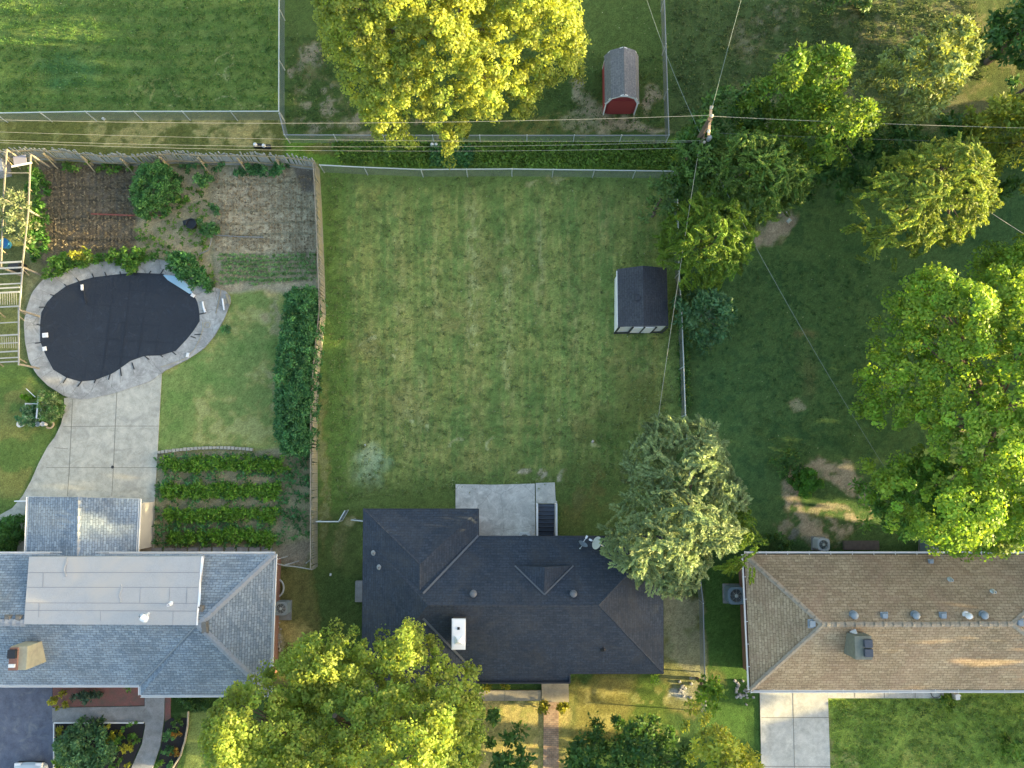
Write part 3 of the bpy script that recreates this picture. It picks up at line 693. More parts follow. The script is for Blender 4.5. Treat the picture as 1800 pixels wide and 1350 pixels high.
# ---- charcoal house (middle)
ZE2, ZW, ZM = 2.85, 4.15, 4.5
dh = thing('charcoal_house', 'house with charcoal hipped roof and white chimney cap behind a concrete patio', 'house', at(900, 1060, 0))
e = lambda x, y, z=ZE2: at(x, y, z)
w1, w2, w3, w4 = e(639, 895), e(841, 895), e(838, 1216), e(636, 1216)
wr1, wr2 = at(738, 992, ZW), at(737, 1116, ZW)
m = M(dh.location); m.roof([w1, w2, wr1]); m.roof([w2, w3, wr2, wr1]); m.roof([w3, w4, wr2]); m.roof([w4, w1, wr1, wr2]); m.build('roof', SH_DARK, dh)
c1, c2, c3, c4, c5, c6 = e(641, 943), e(1165, 943), e(1166, 1184), e(1002, 1184), at(1001, 1201, ZE2-.22), at(641, 1201, ZE2-.22)
mr1, mr2 = at(752, 1064, ZM), at(1052, 1064, ZM)
m = M(dh.location); m.roof([c1, c2, mr2, mr1]); m.roof([c2, c3, mr2]); m.roof([c4, c3, mr2, mr1]); m.roof([c4, c5, c6, mr1]); m.roof([c1, c6, mr1]); m.build('roof', SH_DARK, dh)
OUT = [w1, w2, e(841, 943), c2, c3, c4, e(1002, 1201), e(838, 1201), w3, w4]
eave(dh, OUT, ZE2-.25, SOFFIT, FASC, .12); walls(dh, [w1, w2, w3, w4], 2.45, .42, SIDE_B); walls(dh, [e(700, 943), c2, c3, c4, e(1002, 1201), e(700, 1201)], 2.46, .42, SIDE_B)
m = M(dh.location)
for a, b_ in zip(OUT, OUT[1:]+OUT[:1]): m.bar((a.x, a.y, ZE2-.10), (b_.x, b_.y, ZE2-.10), .06, .17)
m.build('fascia', FASC, dh)
for a, b_ in ((w1, wr1), (w3, wr2), (w4, wr2), (c2, mr2), (c3, mr2), (mr1, mr2), (wr1, at(738, 1044, ZW))):
    m = M(dh.location); ridge_caps(m, a, b_, .14, .16, .0); m.build('hip_cap', CAP_D, dh)
TNm = (c1, c2, mr1); TSm = (c4, c3, mr1)
for (x0, y0), (x1, y1), T in (((841, 941), (744, 1043), TNm), ((744, 1087), (832, 1178), TSm)):
    m = M(dh.location); m.bar(on_plane(x0, y0, T)+Vector((0, 0, .05)), on_plane(x1, y1, T)+Vector((0, 0, .05)), .11, .03); m.build('valley_flashing', VAL_D, dh)
# small gable on the rear slope
g0, g1 = on_plane(905, 994, TNm), on_plane(1008, 994, TNm); g2 = on_plane(957, 1045, TNm); gp = Vector(((g0.x+g1.x)/2, g0.y, g2.z))
m = M(dh.location); m.roof([g0, gp, g2+Vector((0, 0, .02))]); m.roof([gp, g1, g2+Vector((0, 0, .02))]); m.poly([g0, g1, gp]); gb = m.build('gable', SH_DARK, dh)
for a in (g0, g1): m = M(dh.location); m.bar(a+Vector((0, 0, .05)), g2+Vector((0, 0, .05)), .08, .03); m.build('gable_flashing', VAL_D, gb)
for (x, y) in ((832, 1044), (1008, 1044)): dome_vent(dh, on_plane(x, y, TNm), .17, plain('grey_vent', (.13, .14, .155), .6, .1, 3), .2)
TWl = (w4, w1, wr1)
for (x, y) in ((657, 972), (667, 997)): pipe_vent(dh, on_plane(x, y, TWl), .28, .05, GREYM)
pipe_vent(dh, on_plane(1060, 1141, TSm), .25, .05, BLACKP)
p = on_plane(809, 1106, TSm); m = M(dh.location); m.box((p.x, p.y, 4.4), (.62, 1.42, 1.5)); chm = m.build('chimney', plain('dark_brick', (.07, .06, .055), .9, .3, 8), dh)
m = M(dh.location); m.box((p.x, p.y, 5.19), (.70, 1.52, .10)); m.box((p.x, p.y, 5.255), (.62, 1.44, .04)); m.box((p.x+.02, p.y-.28, 5.40), (.42, .42, .26), 0, .25); m.build('chimney_cap', WHITE_M, chm)
m = M(dh.location); m.box((p.x, p.y+.3, 5.30), (.12, .12, .06)); m.build('flue', BLACKP, chm)
m = M(dh.location); q = at(633, 1038, 0); m.box((q.x+.3, q.y, .22), (1.0, 1.15, .44)); m.build('side_step', WALK, dh)

# ---- tan house (right)
ZE3, ZR3 = 2.85, 4.45
th = thing('tan_house', 'long house with tan shingle hipped roof and white gutters beside concrete driveway', 'house', at(1600, 1095, 0))
e = lambda x, y, z=ZE3: at(x, y, z)
t1, t2, t3, t4 = e(1309, 975), e(1915, 975), e(1928, 1212), e(1320, 1212); ta, tb = at(1446, 1098, ZR3), at(1780, 1097, ZR3)
m = M(th.location); m.roof([t1, t2, tb, ta]); m.roof([t4, t3, tb, ta]); m.roof([t1, t4, ta]); m.roof([t2, t3, tb]); m.build('roof', SH_TAN, th)
eave(th, [t1, t2, t3, t4], ZE3, fasc=plain('brown_fascia', (.10, .06, .045), .7, .2, 4)); walls(th, [t1, t2, t3, t4], ZE3-.18, .42, SIDE_B)
gutter(th, [t2, t1], ZE3-.03, off=.10); gutter(th, [t1, t4], ZE3-.03, off=.10); gutter(th, [t4, t3], ZE3-.03, off=.10)
for a, b_ in ((t1, ta), (t4, ta), (t3, tb), (t2, tb), (ta, tb)):
    m = M(th.location); ridge_caps(m, a, b_, .26, .24); m.build('hip_cap', CAP_T, th)
TNt, TSt, TWt, TEt = (t1, t2, ta), (t4, t3, ta), (t1, t4, ta), (t2, t3, tb)
BLV = plain('blue_grey_vent', (.25, .30, .34), .5, .1, 3)
for x in (1500, 1608, 1728): dome_vent(th, on_plane(x, 1081, TNt), .2, BLV, .26)
dome_vent(th, on_plane(1698, 1081, TNt), .17, WHITE_M, .42)
for x in (1554, 1657): box_vent(th, on_plane(x, 1082, TNt), BLV, .3)
box_vent(th, on_plane(1427, 1096, TWt), BLV, .34); box_vent(th, on_plane(1792, 1094, TEt), BLV, .3); box_vent(th, on_plane(1636, 987, TNt), BLV, .22, .1)
for (x, y) in ((1670, 1019), (1745, 1040)): pipe_vent(th, on_plane(x, y, TNt), .25, .07, GALV)
p = on_plane(1501, 1130, TSt); m = M(th.location); m.box((p.x-.02, p.y, 4.5), (.85, 1.15, 1.4)); chm = m.build('chimney', plain('grey_mortar', (.20, .21, .17), .9, .3, 6, bmp=.4), th)
m = M(th.location)
for s in (-.22, .24): m = M(th.location); m.box((p.x+.17, p.y+s, 5.30), (.40, .38, .22)); m.build('flue', plain('flue_blue', (.06, .075, .10), .5, .2, 5), chm)
m = M(th.location); q = on_plane(1500, 1109, TSt); m.box((q.x, q.y-.08, 4.48), (.36, .28, .3), .4, .3); m.build('chimney_flashing', WHITE_M, chm)
m = M(th.location); a, b_ = at(1307, 1020, 1.3), at(1309, 1200, 1.3); m.bar(a+Vector((.42, 0, 1.1)), b_+Vector((.42, 0, 1.1)), .05, .1); m.build('trim', plain('rust_trim', (.20, .07, .05), .8, .2, 4), th)

PANE = plain('window_glass', (.03, .04, .05), .12, .05, 2)
def wall_openings(parent, a, b_, inset, items):
    a, b_ = Vector((a.x, a.y, 0)), Vector((b_.x, b_.y, 0)); d = (b_-a).normalized(); o = d.cross(Vector((0, 0, 1))); ang = math.atan2(d.y, d.x)
    for f, w_, z0, h_, kind in items:
        p = a.lerp(b_, f)-o*(inset-.03)
        m = M(parent.location); m.box((p.x, p.y, z0+h_/2), (w_, .08, h_), ang); fr_ = m.build('window' if kind == 'w' else 'door', WHITE, parent)
        if kind == 'w':
            q = p+o*.045; m = M(parent.location)
            for s in (-1, 1): m.box((q.x+d.x*s*w_*.24, q.y+d.y*s*w_*.24, z0+h_/2), (w_*.42, .02, h_*.86), ang)
            m.build('pane', PANE, fr_)
wall_openings(th, t4, t3, .42, [(.2, 4.2, .05, 2.1, 'd'), (.5, 1.8, .9, 1.2, 'w'), (.66, 1.8, .9, 1.2, 'w'), (.82, 1.2, .9, 1.2, 'w')])
wall_openings(th, t2, t1, .42, [(.3, 1.2, .9, 1.1, 'w'), (.52, .95, .2, 2.05, 'd'), (.72, 1.5, .9, 1.1, 'w')])
wall_openings(dh, c4, c3, .42, [(.3, 1.5, .8, 1.3, 'w'), (.7, 1.5, .8, 1.3, 'w')]); wall_openings(dh, c2, e2_ if False else at(841, 943, 2.85), .42, [(.25, 1.2, .9, 1.1, 'w'), (.85, .95, .3, 2.0, 'd')])
wall_openings(dh, w2, w1, .42, [(.3, 1.2, .9, 1.1, 'w'), (.7, 1.2, .9, 1.1, 'w')]); wall_openings(gh, SW, SA, .45, [(.55, 1.8, .9, 1.2, 'w'), (.8, 1.8, .9, 1.2, 'w')])
# ------------------------------------------------------------------ sheds
def gable_block(m, ps, zs): pass
bs = thing('red_shed', 'red barn shaped shed with grey curved roof and white trim by the fence', 'shed', at(1092, 150, 0))
x0, x1 = at(1064, 200, 1.3).x, at(1121, 200, 1.3).x; yS, yN = at(1092, 200, 0).y-.0, at(1092, 99, 1.7).y
cx = (x0+x1)/2; hw = (x1-x0)/2
prof = [(-1.0, 1.55), (-.72, 2.2), (0, 2.62), (.72, 2.2), (1.0, 1.55)]
m = M(bs.location)
for i in range(4):
    a, b_ = prof[i], prof[i+1]; k = 1.06
    m.roof([(cx+a[0]*hw*k, yS-.10, a[1]+.04), (cx+b_[0]*hw*k, yS-.10, b_[1]+.04), (cx+b_[0]*hw*k, yN+.08, b_[1]+.04), (cx+a[0]*hw*k, yN+.08, a[1]+.04)])
m.build('roof', SH_BARN, bs)
RED = plain('red_siding', (.24, .035, .035), .65, .12, 5); m = M(bs.location)
base = [(-1, .05)] + prof + [(1, .05)]
for yy in (yS, yN): m.poly([(cx+a*hw, yy, z) for a, z in (base if yy == yS else base[::-1])])
for a, b_ in zip(base, base[1:]): 
    if abs(a[0]) == 1 and abs(b_[0]) == 1: m.poly([(cx+a[0]*hw, yS, a[1]), (cx+b_[0]*hw, yS, b_[1]), (cx+b_[0]*hw, yN, b_[1]), (cx+a[0]*hw, yN, a[1])])
m.build('wall', RED, bs)
for yy, sgn in ((yS-.06, -1), (yN+.05, 1)):
    m = M(bs.location)
    for a, b_ in zip(prof, prof[1:]): m.bar((cx+a[0]*hw, yy, a[1]-.04), (cx+b_[0]*hw, yy, b_[1]-.04), .05, .15)
    for s in (-1, 1): m.bar((cx+s*hw*.97, yy, .05), (cx+s*hw*.97, yy, 1.52), .12, .05)
    if sgn < 0: m.box((cx, yS-.09, 2.52), (.4, .06, .14))
    m.build('trim', WHITE, bs)
m = M(bs.location); m.box((cx, yS-.03, .95), (1.5, .05, 1.75)); m.build('door', plain('red_door', (.27, .04, .04), .6, .1, 5), bs)
ds = thing('garden_shed', 'white walled shed with charcoal roof standing beside the yellow green cedar', 'shed', at(1128, 525, 0))
s1, s2, s3, s4 = at(1085, 473, 2.0), at(1172, 471, 2.0), at(1175, 573, 2.0), at(1086, 575, 2.0); sr1, sr2 = at(1130, 467, 2.65), at(1132, 573, 2.65)
m = M(ds.location); m.roof([s1, sr1, sr2, s4]); m.roof([sr1, s2, s3, sr2]); m.build('roof', SH_SHED, ds)
m = M(ds.location); m.prism([(s1.x+.10, s1.y-.1), (s2.x-.10, s2.y-.1), (s3.x-.10, s3.y+.04), (s4.x+.05, s4.y+.04)], 0, 1.98)
m.poly([(s4.x+.05, s4.y+.04, 1.98), (s3.x-.1, s3.y+.04, 1.98), (sr2.x, s3.y+.04, 2.6)]); m.poly([(s1.x+.05, s1.y-.1, 1.98), (s2.x-.1, s2.y-.1, 1.98), (sr1.x, s1.y-.1, 2.6)])
m.build('wall', WHITE, ds)
m = M(ds.location)
for k, f in enumerate((.0, .30, .53, .76, 1.0)):
    q = s4.lerp(s3, f); m.box((q.x + (.08 if k == 0 else -.06 if k == 4 else 0), s4.y-.0, 1.0), (.10, .05, 2.0))
m.build('trim', FASC, ds)
m = M(ds.location); m.bar((s4.x, s4.y-.03, .08), (s3.x, s3.y-.03, .08), .05, .16); m.build('base_board', FASC, ds)
m = M(ds.location); a = s4.lerp(s3, .53); m.box((a.x, s4.y+.01, 1.0), (1.25, .05, 1.8)); m.build('door', WHITE_M, ds)
m = M(ds.location); m.bar(s1+Vector((-.02, -.1, -.06)), s4+Vector((-.02, .1, -.06)), .05, .12); m.build('eave_board', WHITE, ds)
box_vent(ds, on_plane(1121, 524, (s1, sr1, s4)), SH_SHED, .3, .1)

# ------------------------------------------------------------------ paving
def slab(name, mat, ps, z=.02, label=None, z0=-.12, kind='structure'):
    m = M(); m.prism(pts(ps), z0, z); o = m.build(name, mat); return tag(o, label, None, None, kind)
def strips(parent, segs, z, w=.03, mat=None):
    m = M()
    for s in segs:
        P = pts(s)
        for a, b_ in zip(P, P[1:]): m.bar((a.x, a.y, z), (b_.x, b_.y, z), w, .006)
    return m.build('joints', mat or JOINT, parent)
JOINT = plain('joint', (.19, .185, .155), .95, .2, 5)
dv = slab('driveway', CONC, [(113, 700), (160, 690), (200, 680), (285, 648), (281, 720), (277, 795), (272, 885), (271, 980), (28, 980), (38, 925), (24, 905), (0, 918), (-300, 1010), (-300, 985), (0, 905), (22, 893), (40, 872), (55, 845), (68, 815), (84, 785), (97, 768), (108, 745), (113, 722)], .03)
strips(dv, [[(128, 702), (126, 750), (122, 830), (119, 872)], [(206, 690), (203, 750), (200, 820), (197, 872)], [(112, 750), (204, 749), (279, 749)], [(82, 822), (200, 822), (274, 822)], [(96, 787), (120, 789)]], .034)
m = M(); q = at(198, 821, .03); m.lathe(q, [(.09, .004), (.09, .012), (0, .012)], 14); m.build('drain', DARK, dv)
slab('side_pad', PAVE, [(243, 886), (271, 890), (270, 978), (238, 978)], .06)
DECK = [(43, 567), (47, 545), (57, 515), (75, 493), (100, 480), (120, 475), (160, 463), (200, 458), (240, 452), (290, 458), (330, 480), (370, 505), (390, 508), (404, 516), (406, 530), (395, 560), (378, 590), (360, 612), (330, 632), (290, 652), (283, 658), (262, 672), (200, 692), (160, 701), (140, 702), (115, 697), (85, 678), (65, 658), (52, 635), (45, 600)]
COV = [(72, 572), (74, 550), (84, 532), (95, 520), (118, 503), (140, 495), (165, 488), (205, 483), (240, 480), (288, 482), (302, 492), (322, 506), (342, 520), (348, 532), (351, 548), (352, 565), (341, 582), (329, 597), (310, 617), (284, 625), (255, 626), (230, 635), (212, 648), (200, 656), (170, 668), (142, 671), (118, 664), (95, 650), (82, 625), (72, 600)]
def ring(mm, outer, inner, z0, z1):
    """slab with a hole: outline strips joined by angle"""
    c = sum(inner, Vector())/len(inner); ang = lambda p: math.atan2(p.y-c.y, p.x-c.x)
    K = 120
    def ray(poly, a):
        d = Vector((math.cos(a), math.sin(a))); best = 0
        for i in range(len(poly)):
            p, q_ = poly[i]-c, poly[(i+1) % len(poly)]-c; ex, ey = q_.x-p.x, q_.y-p.y; det = d.x*ey-d.y*ex
            if abs(det) < 1e-9: continue
            t_ = (p.x*ey-p.y*ex)/det; s_ = (p.x*d.y-p.y*d.x)/det
            if t_ > 0 and 0 <= s_ <= 1: best = max(best, t_)
        return (c.x+d.x*best, c.y+d.y*best)
    O = [ray(outer, 2*math.pi*k/K) for k in range(K)]; I = [ray(inner, 2*math.pi*k/K) for k in range(K)]
    for k in range(K):
        j = (k+1) % K
        mm.poly([(*I[k], z1), (*O[k], z1), (*O[j], z1), (*I[j], z1)]); mm.poly([(*O[k], z0), (*O[j], z0), (*O[j], z1), (*O[k], z1)][::-1]); mm.poly([(*I[k], z0), (*I[j], z0), (*I[j], z1), (*I[k], z1)])
m = M(); ring(m, pts(DECK), pts(COV), -.1, .07); dk = struct(m, 'pool_deck', CONCD, 'cracked grey concrete deck round the covered pool')
COVW = pts(COV)
cc = sum(COVW, Vector())/len(COVW); m = M()
for k in range(0, len(COVW), 1):
    if k in (9, 10, 11): continue
    a = COVW[k]; d = (a-cc).normalized(); m.bar(a+d*.12+Vector((0, 0, .075)), a+d*.85+Vector((0, 0, .075)), .014, .006)
m.build('joints', JOINT, dk)
pc = thing('pool_cover', 'black safety cover stretched over the kidney shaped swimming pool', 'pool cover', (cc.x, cc.y, .1))
m = M(pc.location); rings = []
for k, f in enumerate((0, .25, .5, .75, .93, 1.0)):
    z = .085 - .14*(1-f*f); rings.append([cc.lerp(p_, f)+Vector((0, 0, z)) for p_ in COVW])
for k in range(1, 5):
    for i in range(len(COVW)):
        j = (i+1) % len(COVW); m.poly([rings[k][i], rings[k+1][i], rings[k+1][j], rings[k][j]])
for i in range(len(COVW)): m.poly([rings[0][0], rings[1][i], rings[1][(i+1) % len(COVW)]])
cv, t, b = newmat('cover_fabric'); p_ = pos(t)
nn = noise(t, p_, .5, 5, .6); c_ = mixc(t, nn, (.009, .014, .023), (.022, .03, .042)); g_ = ramp(t, noise(t, p_, 1.6, 5, .7, 1.2), [(.55, 0.), (.75, .6)]); c_ = mixc(t, g_, c_, (.04, .05, .072))
t.links.new(c_, b.inputs['Base Color']); b.inputs['Roughness'].default_value = .8; bump(t, noise(t, p_, 2.4, 6, .6, 1.0), .7, .12, b)
m.build('cover', cv, pc, True)
m = M(pc.location)
for k in range(-5, 6):
    for ax in (0, 1):
        if ax == 0: a, b_ = Vector((cc.x+k*1.0, cc.y-4.5, 0)), Vector((cc.x+k*1.0+.6, cc.y+4.5, 0))
        else: a, b_ = Vector((cc.x-6, cc.y+k*1.0+.5, 0)), Vector((cc.x+6, cc.y+k*1.0-.3, 0))
        CW = np.array([(q_.x, q_.y) for q_ in COVW]); ts = np.linspace(0, 1, 60); X = a.x+(b_.x-a.x)*ts; Y = a.y+(b_.y-a.y)*ts; s_ = sdf(X, Y, CW) > .1
        for i in range(59):
            if s_[i] and s_[i+1]:
                def zz(x, y):
                    f = min(1, 1-sdf(np.array([x]), np.array([y]), CW)[0]/3.0); return .088-.14*(1-max(f, 0)**2)*.9
                m.bar((X[i], Y[i], zz(X[i], Y[i])), (X[i+1], Y[i+1], zz(X[i+1], Y[i+1])), .035, .006)
m.build('webbing', plain('webbing', (.018, .024, .034), .8, .1, 4), pc)
sel = [(165, 488), (140, 496), (118, 504), (96, 520), (78, 540), (187, 485), (212, 483), (262, 481), (282, 482), (239, 481), (345, 588), (338, 592), (305, 620), (282, 624), (256, 627), (233, 640), (212, 650), (193, 660), (168, 668), (143, 671), (117, 664), (352, 552), (72, 572), (72, 602)]
for s_ in sel:
    a = at(*s_, .085); d = (a-cc).normalized(); d.rotate(Matrix.Rotation(rnd.uniform(-.25, .25), 3, 'Z')); m = M(pc.location); m.bar(a-d*.1+Vector((0, 0, .012)), a+d*rnd.uniform(.18, .42)+Vector((0, 0, .012)), .055, .02); m.build('strap', BLACKP, pc)
# blue liner strip
LN = [(288, 484), (304, 485), (318, 489), (330, 500), (340, 516), (334, 517), (320, 508), (304, 498), (296, 493)]
m = M(); m.prism(pts(LN, .0), .092, .115); tag(m.build('pool_liner_edge', plain('pale_blue_vinyl', (.32, .50, .62), .5, .1, 3)), 'pale blue liner strip showing past the black cover edge', 'pool liner')

def small(name, label, cat, m, mat, group=None, smooth=False):
    o = m.build(name, mat, None, smooth); return tag(o, label, cat, group)
def water_weight(px, py, sx, sy, rz, label):
    p = at(px, py, .12); r = thing('cover_weight', label, 'cover weight', p, 'white weights on the pool cover')
    m = M(); m.box((0, 0, 0), (sx, sy, .10), rz, .85); m.build('bag', WHITE_M, r); m = M(); m.box((0, 0, .06), (sx*.4, sy*.3, .03), rz); m.build('handle', WHITE, r)
water_weight(144, 505, .13, .36, .1, 'narrow white weight near the top edge of the black pool cover')
water_weight(79, 589, .32, .28, .1, 'larger white block at the left edge of the black pool cover')
water_weight(78, 613, .22, .26, .2, 'smaller white block below the larger one at the cover\'s left edge')
water_weight(339, 519, .24, .20, -.5, 'white block beside the pale blue liner strip')
m = M(); m.tube([at(147, 512, .11), at(149, 522, .08), at(152, 534, .07)], .03, 6); small('strap', 'loose black strap trailing from the narrow white pool weight', 'strap', m, BLACKP)
m = M(); m.tube([at(356, 530, .13), at(358, 541, .13), at(361, 549, .13)], [.05, .06, .07], 8); small('skimmer_pole', 'short white pole lying on the deck at the cover\'s right edge', 'pole', m, WHITE_M)
m = M(); m.tube([at(391, 525, .15), at(394, 545, .15)], .05, 8); small('white_tube', 'white tube lying on the pool deck next to the yellow board', 'tube', m, WHITE_M)
m = M(); m.bar(at(398, 517, .15), at(404, 535, .15), .12, .06); small('yellow_board', 'short yellow board on the right tip of the pool deck', 'board', m, WOODY)
m = M(); m.bar(at(394, 526, .10), at(397, 534, .10), .22, .06); small('tan_block', 'small tan block between the white tube and the yellow board', 'block', m, PAVE)
m = M(); m.tube([at(389, 506, .10), at(386, 522, .10), at(382, 540, .09), at(379, 551, .09)], .018, 6); small('yellow_pole', 'thin yellow pole lying across the pool deck', 'pole', m, WOODY)
m = M(); c0 = at(364, 571, .11)
m.torus(c0, .16, .02, 20, 6); m.tube([at(356, 566, .1), at(356, 580, .1), at(350, 598, .1), at(340, 616, .1), at(325, 630, .1), at(300, 640, .1), at(282, 645, .1)], .018, 6)
small('garden_hose', 'tan garden hose coiled and running along the pool deck edge', 'hose', m, plain('hose_tan', (.40, .36, .26), .6, .1, 4))
m = M(); m.box(at(330, 624, .11), (.16, .26, .08), -.2); small('outlet_box', 'tiny white box with two dark holes on the deck rim', 'box', m, WHITE)
# patio and stair behind the charcoal house
slab('patio', CONC3, [(801, 851), (870, 852), (940, 850), (941, 951), (841, 951), (841, 898), (801, 898)], .10)
slab('landing', CONC2, [(941.5, 849), (975, 848), (977, 885), (942, 885)], .085)
st = thing('basement_stair', 'blue grey steps going down to the charcoal house between white railings', 'stairs', at(960, 915, 0))
ya, yb = at(960, 885, 0).y, at(960, 951, 0).y-.3; xa, xb = at(946, 910, 0).x, at(975, 910, 0).x
nst = 10; STEPC = plain('blue_grey_step', (.16, .20, .26), .7, .15, 4); m = M(st.location)
for i in range(nst):
    y1 = ya-(ya-yb)*i/nst; y0 = ya-(ya-yb)*(i+1)/nst; z = .02-.17*(i+1)*.9; m.box(((xa+xb)/2, (y0+y1)/2-.01, z-.5), (xb-xa, y1-y0+.03, 1.0))
m.build('steps', STEPC, st)
m = M(st.location)
for i in range(nst):
    y1 = ya-(ya-yb)*i/nst; z = .02-.17*(i+1)*.9; m.bar((xa, y1-(ya-yb)/nst+.03, z+.008), (xb, y1-(ya-yb)/nst+.03, z+.008), .05, .012)
m.build('step_nosing', DARK, st)
m = M(st.location)
for x in (xa-.07, xb+.07): m.box((x, (ya+yb)/2, -.85), (.14, ya-yb+.3, 1.96))
m.box(((xa+xb)/2, yb-.25, -.9), (xb-xa+.3, .1, 1.9)); m.build('retaining_wall', CONC2, st)
for x, xo in ((xa-.08, -.13), (xb+.06, .13)):
    m = M(st.location)
    for dx in (0, ): m.bar((x, ya-.02, .95), (x, yb+.2, .95), .09, .07)
    m.bar((x, ya-.02, .30), (x, yb+.2, .30), .05, .05)
    for k in range(10): yy = ya-.05+(yb+.25-ya)*k/9; m.box((x, yy, .6), (.04, .04, .68))
    for yy in (ya-.02, yb+.25): m.box((x, yy, .5), (.09, .09, 1.0))
    m.build('railing', WHITE, st)

# front walks, drive, beds
slab('stoop', PAVE, [(952, 1198), (999, 1198), (1000, 1233), (952, 1233)], .14)
fw = slab('front_walk', PAVE, [(838, 1213), (951, 1213), (951, 1231), (838, 1231)], .10)
strips(fw, [[(888, 1214), (887, 1231)]], .104)
bm, t, b = newmat('brick_path'); p_ = pos(t); br = N(t, 'ShaderNodeTexBrick'); br.inputs['Scale'].default_value = 1; br.inputs['Brick Width'].default_value = .22; br.inputs['Row Height'].default_value = .11; br.inputs['Mortar Size'].default_value = .012
br.inputs['Color1'].default_value = (.34, .22, .15, 1); br.inputs['Color2'].default_value = (.42, .30, .21, 1); br.inputs['Mortar'].default_value = (.2, .17, .13, 1); t.links.new(p_, br.inputs['Vector'])
t.links.new(mixc(t, .6, br.outputs[0], ramp(t, noise(t, p_, 3, 5, .7), [(.3, .2), (.7, .8)]), 'OVERLAY'), b.inputs['Base Color']); b.inputs['Roughness'].default_value = .9
slab('brick_path', bm, [(956, 1234), (982, 1234), (982, 1500), (953, 1500)], .02)
rd = slab('front_driveway', CONC2, [(1335, 1195), (1454, 1195), (1459, 1348), (1462, 1500), (1340, 1500), (1338, 1348)], .04)
strips(rd, [[(1393, 1200), (1396, 1348), (1398, 1500)], [(1338, 1261), (1456, 1261)], [(1340, 1347), (1459, 1347)]], .044)
rw = slab('side_walk', CONC2, [(1454.5, 1195), (1660, 1195), (1658, 1222), (1652, 1227), (1455, 1227)], .045)
strips(rw, [[(1502, 1200), (1502, 1226)], [(1554, 1200), (1554, 1226)], [(1608, 1200), (1608, 1226)]], .049)
slab('asphalt_driveway', ASPH, [(-300, 1190), (92, 1190), (93, 1290), (95, 1500), (-300, 1500)], .02)
slab('entry_walk', WALK, [(92.5, 1244), (255, 1241), (255, 1190), (291, 1190), (289, 1262), (282, 1312), (268, 1352), (240, 1430), (190, 1430), (232, 1348), (250, 1308), (256, 1275), (255, 1268), (92.5, 1269)], .05)
slab('red_mulch_bed', MULCH_R, [(93, 1195), (254, 1195), (254, 1240), (93, 1243)], .02)
slab('side_mulch_bed', MULCH_R, [(291.5, 1190), (300, 1190), (300, 1262), (290, 1268)], .02)
slab('dark_mulch_bed', MULCH_D, [(98, 1271), (254, 1270), (254, 1278), (248, 1306), (231, 1346), (190, 1425), (98, 1425)], .022)
slab('flower_bed', MULCH_D, [(290, 1270), (300, 1262), (330, 1262), (330, 1290), (318, 1330), (290, 1400), (262, 1400), (283, 1320)], .022)
def edging(name, label, path, mat, w=.1, h=.12, z=.08):
    m = M(); P = pts(path)
    for a, b_ in zip(P, P[1:]): m.bar((a.x, a.y, z), (b_.x, b_.y, z), w, h)
    return small(name, label, 'edging', m, mat)
edging('bed_edging', 'white edging round the dark mulch bed with the big round bush', [(97, 1425), (96.5, 1269.5), (254, 1269.5)], WHITE, .07)
edging('bed_edging', 'curved pale edging between the flower bed and the front lawn', [(332, 1250), (331, 1275), (326, 1302), (318, 1328), (303, 1352), (280, 1390)], PAVE, .07)
m = M()
for i in range(26):
    f = i/26; q = at(281+168*f, 796-8*math.sin(f*2.6)-1, 0); m.box((q.x, q.y, .07), (.2, .16+.06*rnd.random(), .16), rnd.uniform(-.1, .1), .85)
small('stone_edging', 'row of pale stones along the top of the bean plot', 'edging', m, plain('pale_stone', (.36, .34, .28), .9, .25, 5))
m = M()
for i in range(10):
    f = i/10; q = at(276+215*f, 968-f*2, 0); m.box((q.x, q.y, .04), (.62, .34, .08), 0, .95)
small('paving_slabs', 'row of worn slabs along the grey house eaves below the bean plot', 'paving', m, WALK)
m = M(); q = at(1512, 958, 0); m.box((q.x, q.y, .1), (2.0, .5, .24)); small('wooden_step', 'weathered brown timber step behind the tan house', 'step', m, plain('old_timber', (.13, .11, .10), .9, .35, 6, bmp=.4))
# window wells
m = M(); q = at(486, 1033, 0); m.torus((q.x-.1, q.y, .12), .55, .05, 14, 6, -1.5, 1.5); small('window_well', 'half round metal window well at the grey house wall', 'window well', m, GALV)
m = M()
for k in range(26):
    q = at(484+rnd.uniform(0, 10), rnd.uniform(1085, 1150), 0); m.box((q.x, q.y, .03), (.12, .1, .08), rnd.random()*3, .6)
tag(small('stone_rubble', 'pale stones scattered along the grey house side wall', None, m, plain('pale_stone2', (.36, .33, .28), .9, .3, 5)), kind='stuff')
m = M()
for k in range(34):
    bx_, by_ = ((1300, 1205), (1312, 1222), (1200, 1212))[k % 3]; q = at(bx_+rnd.gauss(0, 6), by_+rnd.gauss(0, 9), 0); m.box((q.x, q.y, .04), (.2*rnd.random()+.07, .16, .1), rnd.random()*3, .6)
tag(small('rocks', 'loose pale rocks on the worn ground between the houses', None, m, plain('pale_rock', (.36, .36, .36), .9, .3, 5)), kind='stuff')

